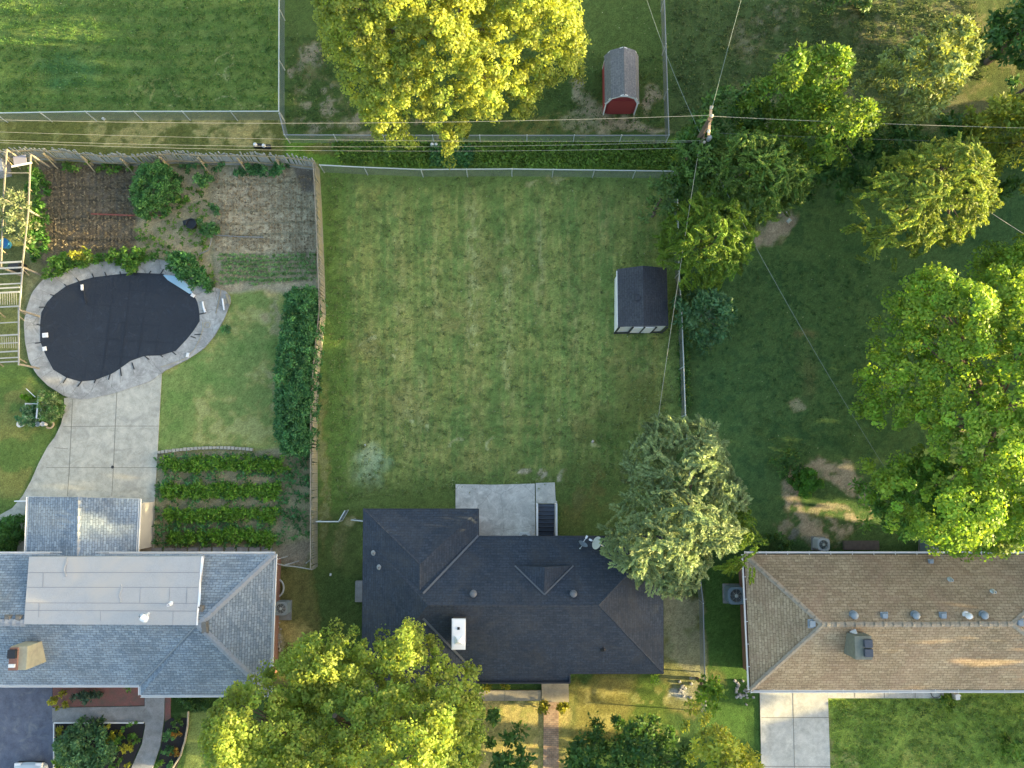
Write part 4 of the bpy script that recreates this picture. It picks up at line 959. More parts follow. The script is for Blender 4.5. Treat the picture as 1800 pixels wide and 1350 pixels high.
# ------------------------------------------------------------------ air conditioners
def ac_unit(px, py, s, h, rz, label, casing, pad=None, pipes=()):
    r = thing('air_conditioner', label, 'air conditioner', at(px, py, 0), 'air conditioners beside the houses', rz)
    m = M(); a = s/2; c = s*.14; sh = [(-a+c, -a), (a-c, -a), (a, -a+c), (a, a-c), (a-c, a), (-a+c, a), (-a, a-c), (-a, -a+c)]; K = 24
    for i in range(8): p0, p1 = sh[i], sh[(i+1) % 8]; m.poly([(*p0, .06), (*p1, .06), (*p1, h), (*p0, h)])
    # top plate with round opening
    for k in range(K):
        a0, a1 = 2*math.pi*k/K, 2*math.pi*(k+1)/K
        def ou(an):
            d = (math.cos(an), math.sin(an)); best = 9
            for i in range(8):
                p0, p1 = sh[i], sh[(i+1) % 8]; ex, ey = p1[0]-p0[0], p1[1]-p0[1]; det = d[0]*ey-d[1]*ex
                if abs(det) < 1e-9: continue
                t_ = (p0[0]*ey-p0[1]*ex)/det; s_ = (p0[0]*d[1]-p0[1]*d[0])/det
                if t_ > 0 and -1e-6 <= s_ <= 1+1e-6: best = min(best, t_)
            return (d[0]*best, d[1]*best)
        o0, o1 = ou(a0), ou(a1); ri = s*.38; i0, i1 = (ri*math.cos(a0), ri*math.sin(a0)), (ri*math.cos(a1), ri*math.sin(a1))
        m.poly([(*i0, h), (*o0, h), (*o1, h), (*i1, h)]); m.poly([(*i0, h), (*i1, h), (*i1, h-.2), (*i0, h-.2)])
    m.build('casing', casing, r)
    m = M(); m.lathe((0, 0, h-.22), [(0, 0), (s*.38, .0)], 24)
    for k in range(4):
        an = k*math.pi/2+.4; m.poly([(0, 0, h-.13), (math.cos(an)*s*.34, math.sin(an)*s*.34, h-.15), (math.cos(an+.9)*s*.34, math.sin(an+.9)*s*.34, h-.10)])
    m.build('fan', plain('fan_dark', (.03, .045, .06), .5, .1, 3), r)
    m = M()
    for rr in (.08, .14, .20, .26, .32, .38): m.torus((0, 0, h+.012), s*rr/.4*.38, .004, 24, 4)
    for k in range(8): an = k*math.pi/4; m.bar((0, 0, h+.012), (math.cos(an)*s*.38, math.sin(an)*s*.38, h+.012), .008, .008)
    m.lathe((0, 0, h+.01), [(s*.11, 0), (s*.10, .03), (0, .04)], 14)
    m.build('fan_grille', GALV, r)
    m = M(); ps = pad or (0, 0, s*1.15, s*1.15); m.box((ps[0], ps[1], .02), (ps[2], ps[3], .10)); m.build('pad', WALK, r)
    return r
ACG = plain('ac_grey', (.25, .30, .31), .5, .1, 4); ACW = plain('ac_white', (.50, .54, .56), .45, .08, 4); ACB = plain('ac_blue', (.18, .25, .30), .5, .1, 4)
ac_unit(500, 1066, .74, .75, 0, 'grey air conditioner on concrete pad beside the grey house', ACG, (.0, -.2, .84, 1.1))
ac_unit(922, 945, .66, .8, 0, 'pale air conditioner half hidden under the charcoal roof edge by the patio', ACW)
ac_unit(1438, 955, .68, .85, -.05, 'pale air conditioner behind tan house with large exposed fan', ACW)
ac_unit(1627, 961, .70, .8, -.08, 'dark topped air conditioner behind the tan house under tree branches', ACB)
ac_unit(1287, 1043, .95, .9, 0, 'blue grey air conditioner squeezed against the tan house west wall', ACB)

# ------------------------------------------------------------------ satellite dishes
def dish(px, py, tilt, az, r, label, mat, arm):
    base = at(px, py, 2.9); t_ = thing('satellite_dish', label, 'satellite dish', base, 'satellite dishes on the charcoal roof')
    d = Vector((math.cos(az)*math.cos(tilt), math.sin(az)*math.cos(tilt), math.sin(tilt))); q = d.to_track_quat('Z', 'Y').to_matrix(); top = Vector((arm[0]*.0, 0, .55))
    m = M(); rings = []
    for rr in (0, .35, .7, 1.0): rings.append([top + q @ Vector((math.cos(2*math.pi*k/22)*rr*r*.85, math.sin(2*math.pi*k/22)*rr*r, .11*rr*rr)) for k in range(22)])
    for i in range(3):
        for k in range(22):
            j = (k+1) % 22; m.poly([rings[i][k], rings[i+1][k], rings[i+1][j], rings[i][j]])
    m.build('reflector', mat, t_, True)
    m = M(); m.tube([Vector((arm[0], arm[1], .02)), Vector((arm[0]*.9, arm[1]*.9, .4)), top-d*.06], .03, 8); m.box((arm[0], arm[1], .03), (.2, .2, .03)); m.build('mast', GALV, t_)
    m = M(); f = top+d*.52+Vector((0, 0, -.18)); m.tube([top+q @ Vector((0, -r*.9, .1)), f], .02, 6); m.box(f, (.16, .1, .08), az); m.build('receiver_arm', WHITE_M, t_)
dish(1022, 957, R(18), R(62), .32, 'smaller blue grey dish with white arm reaching over the charcoal roof edge', plain('dish_blue', (.20, .25, .32), .5, .1, 3), (-.12, -.2))
dish(1050, 954, R(25), R(155), .42, 'larger whitish dish on the charcoal roof touching the feathery tree', plain('dish_pale', (.45, .47, .42), .5, .1, 3), (.42, -.22))

# ------------------------------------------------------------------ chain link fences
LINK = plain('chain_link_wire', (.15, .18, .17), .5, .1, 3, metal=.3)
def chain_fence(label, path, h=1.2, step=2.6, dark=False, mesh=LINK, rail=GALV, slack=.0, dia=.11, skip=None, group='chain link fences round the yards'):
    P = [at(x, y, h) for x, y in path]; P = [Vector((p.x, p.y, 0)) for p in P]
    r = thing('chain_link_fence', label, 'fence', P[0], group); rail_m = M(r.location); mm = M(r.location); k_ = 0
    for a, b_ in zip(P, P[1:]):
        L = (b_-a).length; u = (b_-a)/L; n = max(1, round(L/step))
        for k in range(n+1):
            if k == 0 and k_ > 0: continue
            q = a.lerp(b_, k/n); m = M(r.location); m.tube([(q.x, q.y, -.05), (q.x, q.y, h+.03)], .032, 8); m.lathe((q.x, q.y, h+.03), [(.04, 0), (.03, .04), (0, .06)], 8)
            m.build('post', GALV, r); k_ += 1
        rail_m.tube([(a.x, a.y, h), (b_.x, b_.y, h)], .034, 7)
        nn = int(L/dia); sdn = Vector((-u.y, u.x, 0))*.006; H = h-.05
        for k in range(-int(H/dia), nn+1):
            for sg in (1, -1):
                t0, z0_, t1, z1_ = (k*dia, .03, k*dia+H, H+.03) if sg == 1 else (k*dia+H, .03, k*dia, H+.03)
                lo = max(0, min(t0, t1)); hi = min(L, max(t0, t1))
                if hi-lo < .02: continue
                def zt(tt): return z0_+(z1_-z0_)*(tt-t0)/(t1-t0)
                p0 = a+u*lo; p1 = a+u*hi; A = Vector((p0.x, p0.y, zt(lo))); B = Vector((p1.x, p1.y, zt(hi))); w_ = .0035
                mm.poly([A+sdn*sg+Vector((0, 0, w_)), B+sdn*sg+Vector((0, 0, w_)), B+sdn*sg-Vector((0, 0, w_)), A+sdn*sg-Vector((0, 0, w_))])
                mm.poly([A+sdn*sg+Vector((0, 0, w_)), B+sdn*sg+Vector((0, 0, w_)), B-sdn*sg*.4, A-sdn*sg*.4])
    rail_m.build('top_rail', rail, r); mm.build('wire_mesh', mesh, r); return r
chain_fence('chain link fence round the striped lawn at the top left', [(-90, 200), (150, 196), (490, 195.5), (491, -160)], 1.25, 3.0)
chain_fence('weathered chain link fence along the alley below the red shed', [(491, 200), (500, 237), (760, 238), (1176, 238), (1168, 0), (1166, -120)], 1.2, 2.9, rail=GREYM)
chain_fence('chain link fence along the top edge of the large middle lawn', [(562, 290), (640, 294), (740, 298), (900, 297), (1190, 301)], 1.2, 2.5)
chain_fence('chain link fence running down past the charcoal roofed shed', [(1190, 301), (1194, 480), (1199, 560), (1205, 730), (1216, 880)], 1.2, 2.9)
chain_fence('chain link fence beside the worn strip right of the charcoal house', [(1216, 884), (1236, 1060), (1239, 1190), (1241, 1260)], 1.1, 3.0, rail=GREYM)
chain_fence('short chain link fence with post between picket fence and charcoal house', [(556, 917), (595, 917)], 1.1, 1.3)
chain_fence('stub of chain link fence against the charcoal house corner', [(618, 914), (645, 917)], 1.1, .9)
gt = thing('chain_link_gate', 'open chain link gate standing ajar left of the charcoal house', 'gate', at(596, 917, 0)); a, b_ = at(595, 917, 1.1), at(606, 898, 1.1); m = M(gt.location)
m.tube([(a.x, a.y, .1), (a.x, a.y, 1.1), (b_.x, b_.y, 1.1), (b_.x, b_.y, .1), (a.x, a.y, .1)], .028, 7); m.build('gate_frame', GALV, gt)
m = M(gt.location)
for k in range(16):
    f = k/16; q = Vector((a.x, a.y, 0)).lerp(Vector((b_.x, b_.y, 0)), f); m.bar((q.x, q.y, .1), (q.x, q.y, 1.1), .008, .008); m.bar((a.x, a.y, .1+f), (b_.x, b_.y, .1+f), .008, .008)
m.build('gate_mesh', LINK, gt)

# ------------------------------------------------------------------ picket fences
def picket_fence(label, path, h=1.75, lean=0.0, inner=1, rail_h=(1.45, .45), post_gap=2.4, wood=WOODF, jag=.12, brace=False, wp=.09, lean_var=.05):
    P = [at(x, y, h*.8) for x, y in path]; P = [Vector((p.x, p.y, 0)) for p in P]; r = thing('picket_fence', label, 'fence', P[0], 'old wooden picket fences'); mp_ = M(r.location); rl = M(r.location); acc = 0
    for a, b_ in zip(P, P[1:]):
        L = (b_-a).length; u = (b_-a)/L; sd = Vector((-u.y, u.x, 0)); n = int(L/(wp+.012)); ang = math.atan2(u.y, u.x)
        for k in range(n):
            q = a+u*(k+.5)*L/n; hh = h*(1-jag*rnd.random()); ln = lean + rnd.gauss(0, lean_var); t_ = q+sd*ln*hh+u*rnd.gauss(0, .03)
            mp_.bar((q.x, q.y, 0), (t_.x, t_.y, hh), wp, .022, up=sd)
        for z in rail_h:
            a2, b2 = a-sd*(.05*inner)+sd*lean*z, b_-sd*(.05*inner)+sd*lean*z; rl.bar((a2.x, a2.y, z), (b2.x, b2.y, z), .05, .10)
        while acc < L:
            q = a+u*acc-sd*.11*inner; m = M(r.location); m.box((q.x, q.y, h*.42), (.1, .1, h*.9), ang)
            if brace: q2 = q-sd*inner*.45+u*.25; m.bar((q.x, q.y, h*.8), (q2.x, q2.y, .05), .06, .05)
            m.build('post', WOODY, r); acc += post_gap
        acc -= L
    mp_.build('pickets', wood, r); rl.build('rails', WOODY if brace else WOODF, r); return r
picket_fence('wavy silver wooden picket fence between the alley and the vegetable plots', [(-60, 272), (30, 268), (60, 267), (120, 270), (180, 277), (240, 277), (300, 273), (360, 276), (440, 276), (500, 279), (553, 286)], 1.55, .10, 1, (1.25, .4), 2.3, WOODW, .16, True)
picket_fence('long leaning wooden picket fence right of the tall hedge', [(555, 287), (559, 360), (563, 450), (566, 545), (563, 575), (556, 640), (551, 715), (551, 800), (551, 900), (551, 1000)], 1.2, -.02, 1, (1.3, .4), 2.6, plain('grey_picket', (.26, .255, .21), .85, .3, 6, bmp=.3, stain=(.30, .27, .15)), .04, False, .09, .015)
m = M(); P = [at(x, y, .9) for x, y in ((548, 1001), (520, 996), (500, 994), (484, 990), (483, 984))]
for a, b_ in zip(P, P[1:]): m.bar(a, b_, .05, .06)
for (x0, y0, x1, y1) in ((500, 994, 525, 986), (484, 984, 505, 978), (538, 990, 549, 981)): m.bar(at(x0, y0, .85), at(x1, y1, .1), .05, .05)
for p_ in P[::2]: m.bar((p_.x, p_.y, 0), p_, .06, .06)
small('rail_fence', 'thin wooden pole fence closing the bare plot corner by the grey house', 'fence', m, WOODW)

# ------------------------------------------------------------------ pergola on the left edge
pg = thing('pergola', 'long wooden trellis frame of poles and slats along the left edge', 'pergola', at(20, 450, 0)); H = 2.0
def B(x0, y0, x1, y1, w=.09, h=.09, z=H, mat=WOODW, name='beam', z2=None):
    m = M(pg.location); m.bar(at(x0, y0, z), at(x1, y1, z if z2 is None else z2), w*.75, h*.8); m.build(name, mat, pg)
B(54, 270, 50, 370, name='beam', mat=WOODF); B(50, 370, 38, 480, mat=WOODF); B(40, 470, 34, 545); B(33, 540, 33, 642); B(12, 262, 6, 350, mat=WOODF); B(6, 350, 2, 470, mat=WOODF)
for (y, w_) in ((460, .13), (470, .12), (480, .10), (498, .09), (505, .10), (513, .12), (538, .10), (566, .07), (588, .11), (602, .09), (617, .10), (628, .08), (635, .08)): B(-40, y+4, 34+(y < 500)*4, y, w_, .06, H+.08, name='rafter')
B(8, 304, 50, 304, .06, .05, H+.06, WOODF, 'rafter'); B(20, 293, 56, 286, .14, .05, H+.12, WHITE, 'rafter'); B(10, 335, 44, 347, .06, .05, H+.06, WOODY, 'rafter'); B(-30, 381, 22, 382, .06, .05, H+.06, WOODW, 'rafter')
for k in range(8): B(k*4+.5, 515, k*4+1, 536, .02, .02, H+.12, name='slat')
for k in range(8): B(k*4-1, 592, k*4, 612, .02, .02, H+.12, name='slat')
for (x, y, dx, dy) in ((54, 272, 14, 18), (50, 330, 9, 9), (42, 430, 15, 14), (37, 470, 14, 14), (33, 545, 12, 8), (32, 555, 10, 8), (33, 630, 14, 8), (12, 280, 12, 14), (2, 385, 14, 14), (-2, 435, 14, 12), (0, 550, 9, 8), (-4, 636, 10, 8)):
    B(x, y, x+dx, y+dy, .07, .07, 1.9, WOODY, 'brace', .6)
for (x, y) in ((54, 272), (50, 370), (40, 470), (34, 545), (33, 640), (12, 264), (6, 350), (2, 470)):
    q = at(x, y, H); m = M(pg.location); m.box((q.x, q.y, H/2), (.1, .1, H)); m.build('post', WOODF, pg)
m = M(); q = at(8, 428, .35); m.lathe((q.x, q.y, 0), [(.24, 0), (.30, .35), (.29, .45), (.27, .45), (.26, .3), (0, .28)], 18); small('blue_bucket', 'blue bucket under the trellis frame', 'bucket', m, plain('blue_plastic', (.04, .22, .42), .4, .05, 3), smooth=True)
m = M(); q = at(10, 300, .5); m.box((q.x-.4, q.y+.2, .4), (.8, .9, .8), .2, .9); small('grey_crate', 'grey covered crate in the top left corner of the trellis', 'crate', m, plain('grey_tarp', (.28, .30, .33), .8, .15, 3))
m = M(); q = at(28, 470, .5); m.box((q.x, q.y, .35), (.7, .5, .7), .1, .8); m.box((q.x, q.y-.05, .75), (.6, .3, .08)); small('mower', 'small dark machine with white lid under the trellis rafters', 'machine', m, DARK)
m = M(); q = at(24, 283, .5); m.bar(at(24, 283, 1.6), at(46, 279, 1.6), .5, .03); small('tin_sheet', 'grey tin sheet lying on the trellis by the picket fence corner', 'sheet', m, plain('tin', (.30, .28, .30), .6, .1, 3))

# ------------------------------------------------------------------ planter display left of the driveway
pl = thing('garden_planter', 'white slatted planter rack overgrown with flowers left of the driveway', 'planter', at(68, 716, 0))
for (x0, y0, x1, y1, z, w_) in ((68, 695, 64, 735, .9, .07), (75, 696, 71, 736, .8, .05), (45, 709, 42, 735, .7, .04), (66, 695, 78, 696, .9, .05), (44, 709, 66, 710, .6, .04), (46, 683, 62, 698, 1.0, .03)):
    m = M(pl.location); m.bar(at(x0, y0, z), at(x1, y1, z), w_, .04); m.build('slat', WHITE, pl)
for (x, y) in ((68, 696), (64, 735), (45, 710), (42, 735)):
    q = at(x, y, .8); m = M(pl.location); m.box((q.x, q.y, .4), (.05, .05, .8)); m.build('post', WHITE, pl)
m = M(pl.location); m.bar(at(68, 717, .55), at(92, 719, .55), .42, .05, up=(0, 0, 1)); m.build('shelf', plain('pink_tile', (.50, .36, .29), .8, .12, 4), pl)
def pot(px, py, r, h, label, mat, open_=True):
    q = at(px, py, 0); m = M(); m.lathe((q.x, q.y, 0), [(r*.7, 0), (r, h*.9), (r*1.12, h), (r*.9, h), (r*.85, h*.7), (0, h*.65)], 18); return small('flower_pot', label, 'pot', m, mat, 'pots by the planter rack', True)
pot(40, 746, .17, .3, 'white pot at the lower left corner of the planter rack', WHITE)
pot(70, 746, .13, .25, 'pale pot in the middle below the planter rack', plain('pale_glaze', (.42, .48, .50), .4, .1, 3)); pot(82, 746, .12, .42, 'small white pot leaning by the round tan basket', WHITE)
m = M(); q = at(89, 746, 0); m.torus((q.x, q.y, .1), .22, .06, 22, 8, -2.4, 2.0); small('basket', 'round tan hoop basket beside the white pots', 'basket', m, plain('straw', (.42, .33, .20), .8, .2, 6))
# pot and garden odds
m = M(); q = at(341, 397, 0); m.lathe((q.x, q.y, 0), [(.2, 0), (.3, .4), (.32, .5), (.28, .5), (.27, .35), (0, .33)], 18); m.box((q.x-.42, q.y+.16, .12), (.4, .34, .24), .3, .8); small('black_compost_tub', 'black tub with green box beside the leafy bush in the soil', 'tub', m, plain('tub_black', (.025, .03, .035), .5, .1, 3))
m = M(); m.bar(at(160, 376, .08), at(240, 379, .08), .09, .05); m.bar(at(243, 379, .1), at(290, 379, .1), .05, .04); small('red_plank', 'long faded red plank lying across the dark soil rows', 'plank', m, plain('faded_red', (.22, .07, .05), .8, .25, 6))
m = M(); m.tube([at(373, 412, .08), at(370, 428, .08), at(366, 440, .08), at(350, 447, .08)], .03, 6); m.tube([at(378, 413, .07), at(420, 416, .07), at(463, 417, .07)], .03, 6); small('grey_hose', 'grey hose bending round the corner of the pale soil bed', 'hose', m, GREYM)
def litter(px, py, s, label, col=(.7, .72, .7)):
    q = at(px, py, 0); m = M(); m.box((q.x, q.y, .05), (s, s*.7, .09), rnd.random()*3, .6); m.box((q.x+s*.2, q.y, .1), (s*.5, s*.4, .06), rnd.random()*3, .5); return small('litter', label, 'litter', m, plain('scrap', col, .6, .1, 4), 'scraps lying on the grass')
litter(182, 209, .22, 'white scrap in the alley below the top left fence'); litter(581, 1010, .16, 'tiny white scrap on the grass left of the charcoal house')
litter(1387, 388, .3, 'bent white scrap on the bare soil under the trees', (.45, .5, .47)); litter(642, 782, .1, 'speck of white paper on the middle lawn\'s pale patch')
litter(1042, 776, .18, 'pale pink scrap on the lower right of the middle lawn', (.5, .45, .4)); litter(1677, 1226, .0001+.12, 'small white bit at the end of the tan house walk')
m = M(); q = at(1381, 369, .1); m.torus((q.x, q.y, .08), .14, .03, 22, 8); small('white_ring', 'small white ring on the grass above the bare soil patch', 'ring', m, WHITE)
def meter(px, py, label, n=2):
    q = at(px, py, 0); r = thing('valve_box', label, 'valve box', (q.x, q.y, 0), 'small grey boxes in the alley')
    for k in range(n):
        m = M(); m.lathe((k*.24-.12, 0, 0), [(.10, 0), (.11, .35), (.09, .42), (.04, .45), (0, .45)], 12); m.build('cap', WHITE_M if k == 0 else GALV, r, True)
    m = M(); m.box((0, 0, .12), (.5, .22, .24)); m.build('base', DARK, r)
meter(764, 258, 'small white twin capped box in the alley weeds'); meter(455, 258, 'grey twin capped box behind the picket fence, left one', 1); meter(470, 260, 'grey twin capped box behind the picket fence, right one', 1)
m = M(); q = at(1677, 1222, 0); m.box((q.x, q.y, .2), (.26, .34, .4), .1, .9); m.box((q.x+.18, q.y+.05, .25), (.1, .08, .1)); small('utility_box', 'white utility box by the tan house wall', 'utility box', m, WHITE)
m = M(); q = at(1645, 1217, .07); m.torus((q.x, q.y, .07), .3, .012, 24, 5); m.torus((q.x+.1, q.y-.05, .08), .36, .012, 24, 5, .3, 5.2); small('coiled_hose', 'thin dark hose coiled on the walk by the tan house', 'hose', m, DARK)
# ------------------------------------------------------------------ car at the lower left
car = thing('car', 'pale blue car parked on the asphalt, only its rounded end in view', 'car', at(50, 1400, 0))
q = at(49, 1342, .8); L = 4.4; W = 1.75; m = M(); secs = []
for f, wd, zb, zt_ in ((0, .30, .45, .60), (.008, .55, .42, .68), (.02, .74, .35, .78), (.05, .90, .28, .90), (.09, .97, .28, .96), (.18, 1.0, .25, 1.0), (.28, 1.0, .25, 1.02), (.75, 1.0, .25, 1.0), (.93, .96, .28, .9), (1.0, .7, .4, .7)):
    y = q.y-f*L; h_ = W/2*wd; secs.append([Vector((q.x-h_, y, zb)), Vector((q.x-h_*1.0, y, zb+(zt_-zb)*.6)), Vector((q.x-h_*.92, y, zt_-.04)), Vector((q.x-h_*.6, y, zt_)), Vector((q.x+h_*.6, y, zt_)), Vector((q.x+h_*.92, y, zt_-.04)), Vector((q.x+h_, y, zb+(zt_-zb)*.6)), Vector((q.x+h_, y, zb))])
m = M(car.location)
for a, b_ in zip(secs, secs[1:]):
    for i in range(7): m.poly([a[i], a[i+1], b_[i+1], b_[i]])
    m.poly([a[7], a[0], b_[0], b_[7]])
m.poly(secs[0]); m.poly(secs[-1][::-1]); m.build('body', plain('car_paint', (.50, .57, .62), .25, .03, 2, spec=.6), car, True)
m = M(car.location); g0 = [(-.62, -.85, 1.0), (.62, -.85, 1.0), (.56, -1.35, 1.42), (-.56, -1.35, 1.42)]; g1 = [(-.56, -3.0, 1.42), (.56, -3.0, 1.42), (.62, -3.6, 1.0), (-.62, -3.6, 1.0)]; o_ = lambda p_: (q.x+p_[0], q.y+p_[1], p_[2])
m.poly([o_(p_) for p_ in g0]); m.poly([o_(p_) for p_ in g1])
for s in (-1, 1): m.poly([o_((s*.74, -.85, 1.0)), o_((s*.56, -1.35, 1.42)), o_((s*.56, -3.0, 1.42)), o_((s*.74, -3.6, 1.0))])
m.build('windows', plain('car_glass', (.02, .03, .04), .1, .02, 2), car)
m = M(car.location); m.poly([o_(p_) for p_ in ((-.56, -1.35, 1.42), (.56, -1.35, 1.42), (.56, -3.0, 1.42), (-.56, -3.0, 1.42))]); m.build('roof_panel', plain('car_paint2', (.50, .57, .62), .25, .03, 2), car)
for s in (-1, 1):
    m = M(car.location); m.box(o_((s*.58, -.10, .72)), (.34, .2, .14)); m.build('headlight', plain('lens', (.7, .72, .72), .15, .02, 2), car)
    for y in (-.85, -3.5):
        m = M(car.location); m.tube([o_((s*.62, y, .32)), o_((s*.86, y, .32))], .32, 18); m.build('wheel', BLACKP, car)
m = M(car.location); m.bar(o_((-.7, -.02, .5)), o_((.7, -.02, .5)), .06, .16); m.build('bumper', DARK, car)

# ------------------------------------------------------------------ utility pole and wires
PZ = 9.3; pt = at(1250, 206, PZ)
up = thing('utility_pole', 'wooden utility pole with crossarm standing in the trees at the upper right', 'utility pole', (pt.x, pt.y, 0))
m = M(up.location); m.tube([(pt.x, pt.y, -.1), (pt.x, pt.y, PZ-.2)], [.17, .12], 12); m.build('shaft', plain('pole_wood', (.13, .095, .07), .9, .3, 6), up)
POLEW = plain('crossarm_wood', (.42, .30, .20), .85, .25, 6)
for z, l, dx in ((PZ-.4, .75, 0), (7.1, .5, .1)):
    m = M(up.location); m.bar((pt.x-.05+dx, pt.y-l, z), (pt.x+.12+dx, pt.y+l, z), .12, .12); m.build('crossarm', POLEW, up)
for k, (dx, dy, z) in enumerate(((-.08, -.6, PZ-.25), (.05, .1, PZ-.05), (.1, .62, PZ-.25), (.15, -.4, 7.25), (.15, .42, 7.25))):
    m = M(up.location); m.lathe((pt.x+dx, pt.y+dy, z-.1), [(.05, 0), (.08, .05), (.05, .09), (.08, .14), (.04, .2), (0, .22)], 10); m.build('insulator', plain('porcelain', (.5, .46, .38), .4, .1, 4), up, True)
m = M(up.location); m.lathe((pt.x+.34, pt.y-.3, 7.3), [(.11, 0), (.12, .05), (.12, .35), (.09, .4), (0, .42)], 14); m.build('junction_can', plain('transformer_grey', (.22, .24, .25), .4, .1, 3), up, True)
m = M(up.location); m.bar((pt.x+.1, pt.y-.2, 7.2), (pt.x+.75, pt.y+.02, 7.0), .06, .05); m.bar((pt.x+.1, pt.y-.3, 7.0), (pt.x+.9, pt.y-.1, 6.8), .04, .04); m.build('bracket', POLEW, up)
WIRE = plain('aluminium_wire', (.36, .35, .29), .5, .1, 3); WIRED = plain('dark_wire', (.12, .14, .13), .6, .1, 3); WIREG = plain('grey_green_cable', (.22, .27, .24), .6, .1, 3)
def wire(label, a, b_, sag, r, mat=WIRE, grp='overhead wires', n=24):
    m = M(); a, b_ = Vector(a), Vector(b_); P = []
    for k in range(n+1): f = k/n; p_ = a.lerp(b_, f); p_.z -= sag*4*f*(1-f); P.append(p_)
    m.tube(P, r, 5); return small('overhead_wire', label, 'wire', m, mat, grp)
far_l = at(-260, 203, 8.8)
wire('topmost overhead wire crossing left from the utility pole', pt+Vector((0, .1, 0)), far_l, .9, .009); wire('overhead wire crossing the upper right trees from the pole', pt+Vector((.05, .05, 0)), at(2250, 232, 9.0), .35, .009)
wire('thin second wire over the alley below the topmost one', Vector((pt.x, pt.y-.3, 7.2)), at(-260, 222, 7.2), .7, .007); wire('lower alley wire, upper of the close pair', Vector((pt.x, pt.y-.1, 6.6)), at(-260, 236, 6.9), 1.1, .008); wire('lower alley wire, lower of the close pair', Vector((pt.x, pt.y-.3, 6.3)), at(-260, 239, 6.5), 1.1, .008)
wire('thin lower wire over the upper right trees', Vector((pt.x, pt.y+.1, 7.3)), at(2250, 260, 8.0), .3, .008, WIRED)
wire('wire rising to the top edge from the utility pole', pt+Vector((0, .2, -.1)), at(1322, -70, 8.9), .15, .010, WIREG)
wire('twisted cable from the pole to the upper left edge corner', Vector((pt.x, pt.y, 7.2)), at(1118, -60, 7.2), .5, .011, WIREG)
wire('service cable from the pole past the charcoal shed to the charcoal house', Vector((pt.x-.05, pt.y-.3, 7.2)), at(1127, 960, 3.8), .55, .011, WIRE)
wire('twisted cable crossing the shaded right yard to the tan house', Vector((pt.x+.1, pt.y-.3, 6.8)), at(1660, 985, 3.3), .9, .011, WIREG)
wire('cable leaving the yellow tree to the right edge', at(1700, 345, 7.0), at(1960, 500, 6.5), .3, .018, WIRE)
# ------------------------------------------------------------------ trees
def ell(cx, cy, rx, ry, n=16, j=.1, rot=0):
    o = []
    for k in range(n):
        a = 2*math.pi*k/n; q = 1+rnd.uniform(-j, j); x, y = rx*q*math.cos(a), ry*q*math.sin(a); o.append((cx+x*math.cos(rot)-y*math.sin(rot), cy+x*math.sin(rot)+y*math.cos(rot)))
    return o
tree('maple_tree', 'large golden lit maple at the top edge left of the red shed', 'tree', [(545, 0), (552, 50), (575, 95), (600, 135), (625, 175), (655, 205), (690, 214), (708, 205), (720, 190), (745, 185), (765, 200), (776, 240), (790, 246), (800, 205), (815, 182), (850, 197), (885, 168), (920, 176), (940, 140), (970, 122), (1005, 108), (1028, 100), (1030, 70), (1038, 30), (1010, -20), (960, -80), (850, -150), (700, -160), (600, -110), (550, -50)],
     4.5, 12.5, 'round', L_MAPLE, .15, 75, 4.4, .36, lobe=2.1, lobe_h=1.1, edge=.1, hue=.55, base=(800, 60), limbs=12)
tree('maple_tree', 'large golden lit maple overlapping the grey and charcoal houses', 'tree', [(352, 1300), (345, 1350), (355, 1420), (450, 1520), (620, 1540), (780, 1480), (850, 1400), (858, 1330), (850, 1230), (822, 1180), (775, 1165), (748, 1125), (722, 1098), (705, 1100), (690, 1130), (640, 1122), (615, 1128), (585, 1108), (540, 1122), (502, 1150), (455, 1180), (430, 1185), (395, 1212), (368, 1250)],
     4.2, 11.5, 'round', L_MAPLE, .15, 75, 3.2, .38, lobe=2.4, lobe_h=1.5, hue=.3, DN=1.2, base=(610, 1330), limbs=12)
tree('ash_tree', 'huge bright green tree spreading over the tan house at the right edge', 'tree', [(1555, 545), (1600, 482), (1640, 468), (1690, 498), (1725, 490), (1735, 460), (1790, 400), (1860, 390), (1950, 460), (1980, 700), (1940, 900), (1880, 960), (1800, 975), (1770, 985), (1720, 985), (1700, 960), (1660, 975), (1640, 950), (1600, 950), (1560, 930), (1535, 895), (1540, 850), (1570, 815), (1600, 800), (1590, 775), (1560, 745), (1535, 695), (1548, 625), (1575, 600)],
     5.0, 11.5, 'round', L_OAK, .17, 70, 3.4, .42, lobe=2.6, lobe_h=1.6, hue=.35, base=(1790, 720), limbs=14, layers=.8)
tree('locust_tree', 'feathery rounded tree with golden crown above the shaded right yard', 'tree', [(1530, 300), (1550, 265), (1590, 262), (1640, 248), (1690, 262), (1722, 300), (1748, 365), (1720, 412), (1665, 442), (1610, 450), (1560, 440), (1520, 412), (1500, 370), (1508, 330)],
     3.2, 11.0, 'spray', leafmat('gold_feather', (.14, .25, .045), (.29, .35, .06), .4), .16, 110, 4.6, .46, lobe=1.5, lobe_h=.6, hue=.6, base=(1620, 350), flat=.8)
tree('maple_tree', 'pale leaved round tree nearest the top right corner gap', 'tree', [(1540, 112), (1568, 72), (1640, 64), (1700, 90), (1702, 150), (1660, 200), (1620, 222), (1582, 215), (1550, 182), (1528, 150)],
     4.0, 10.5, 'tuft', leafmat('pale_leaf', (.19, .28, .12), (.28, .32, .08), .38), .26, 60, 3.4, .42, lobe=1.7, lobe_h=1.4, hue=.5, flat=.7, base=(1610, 160))
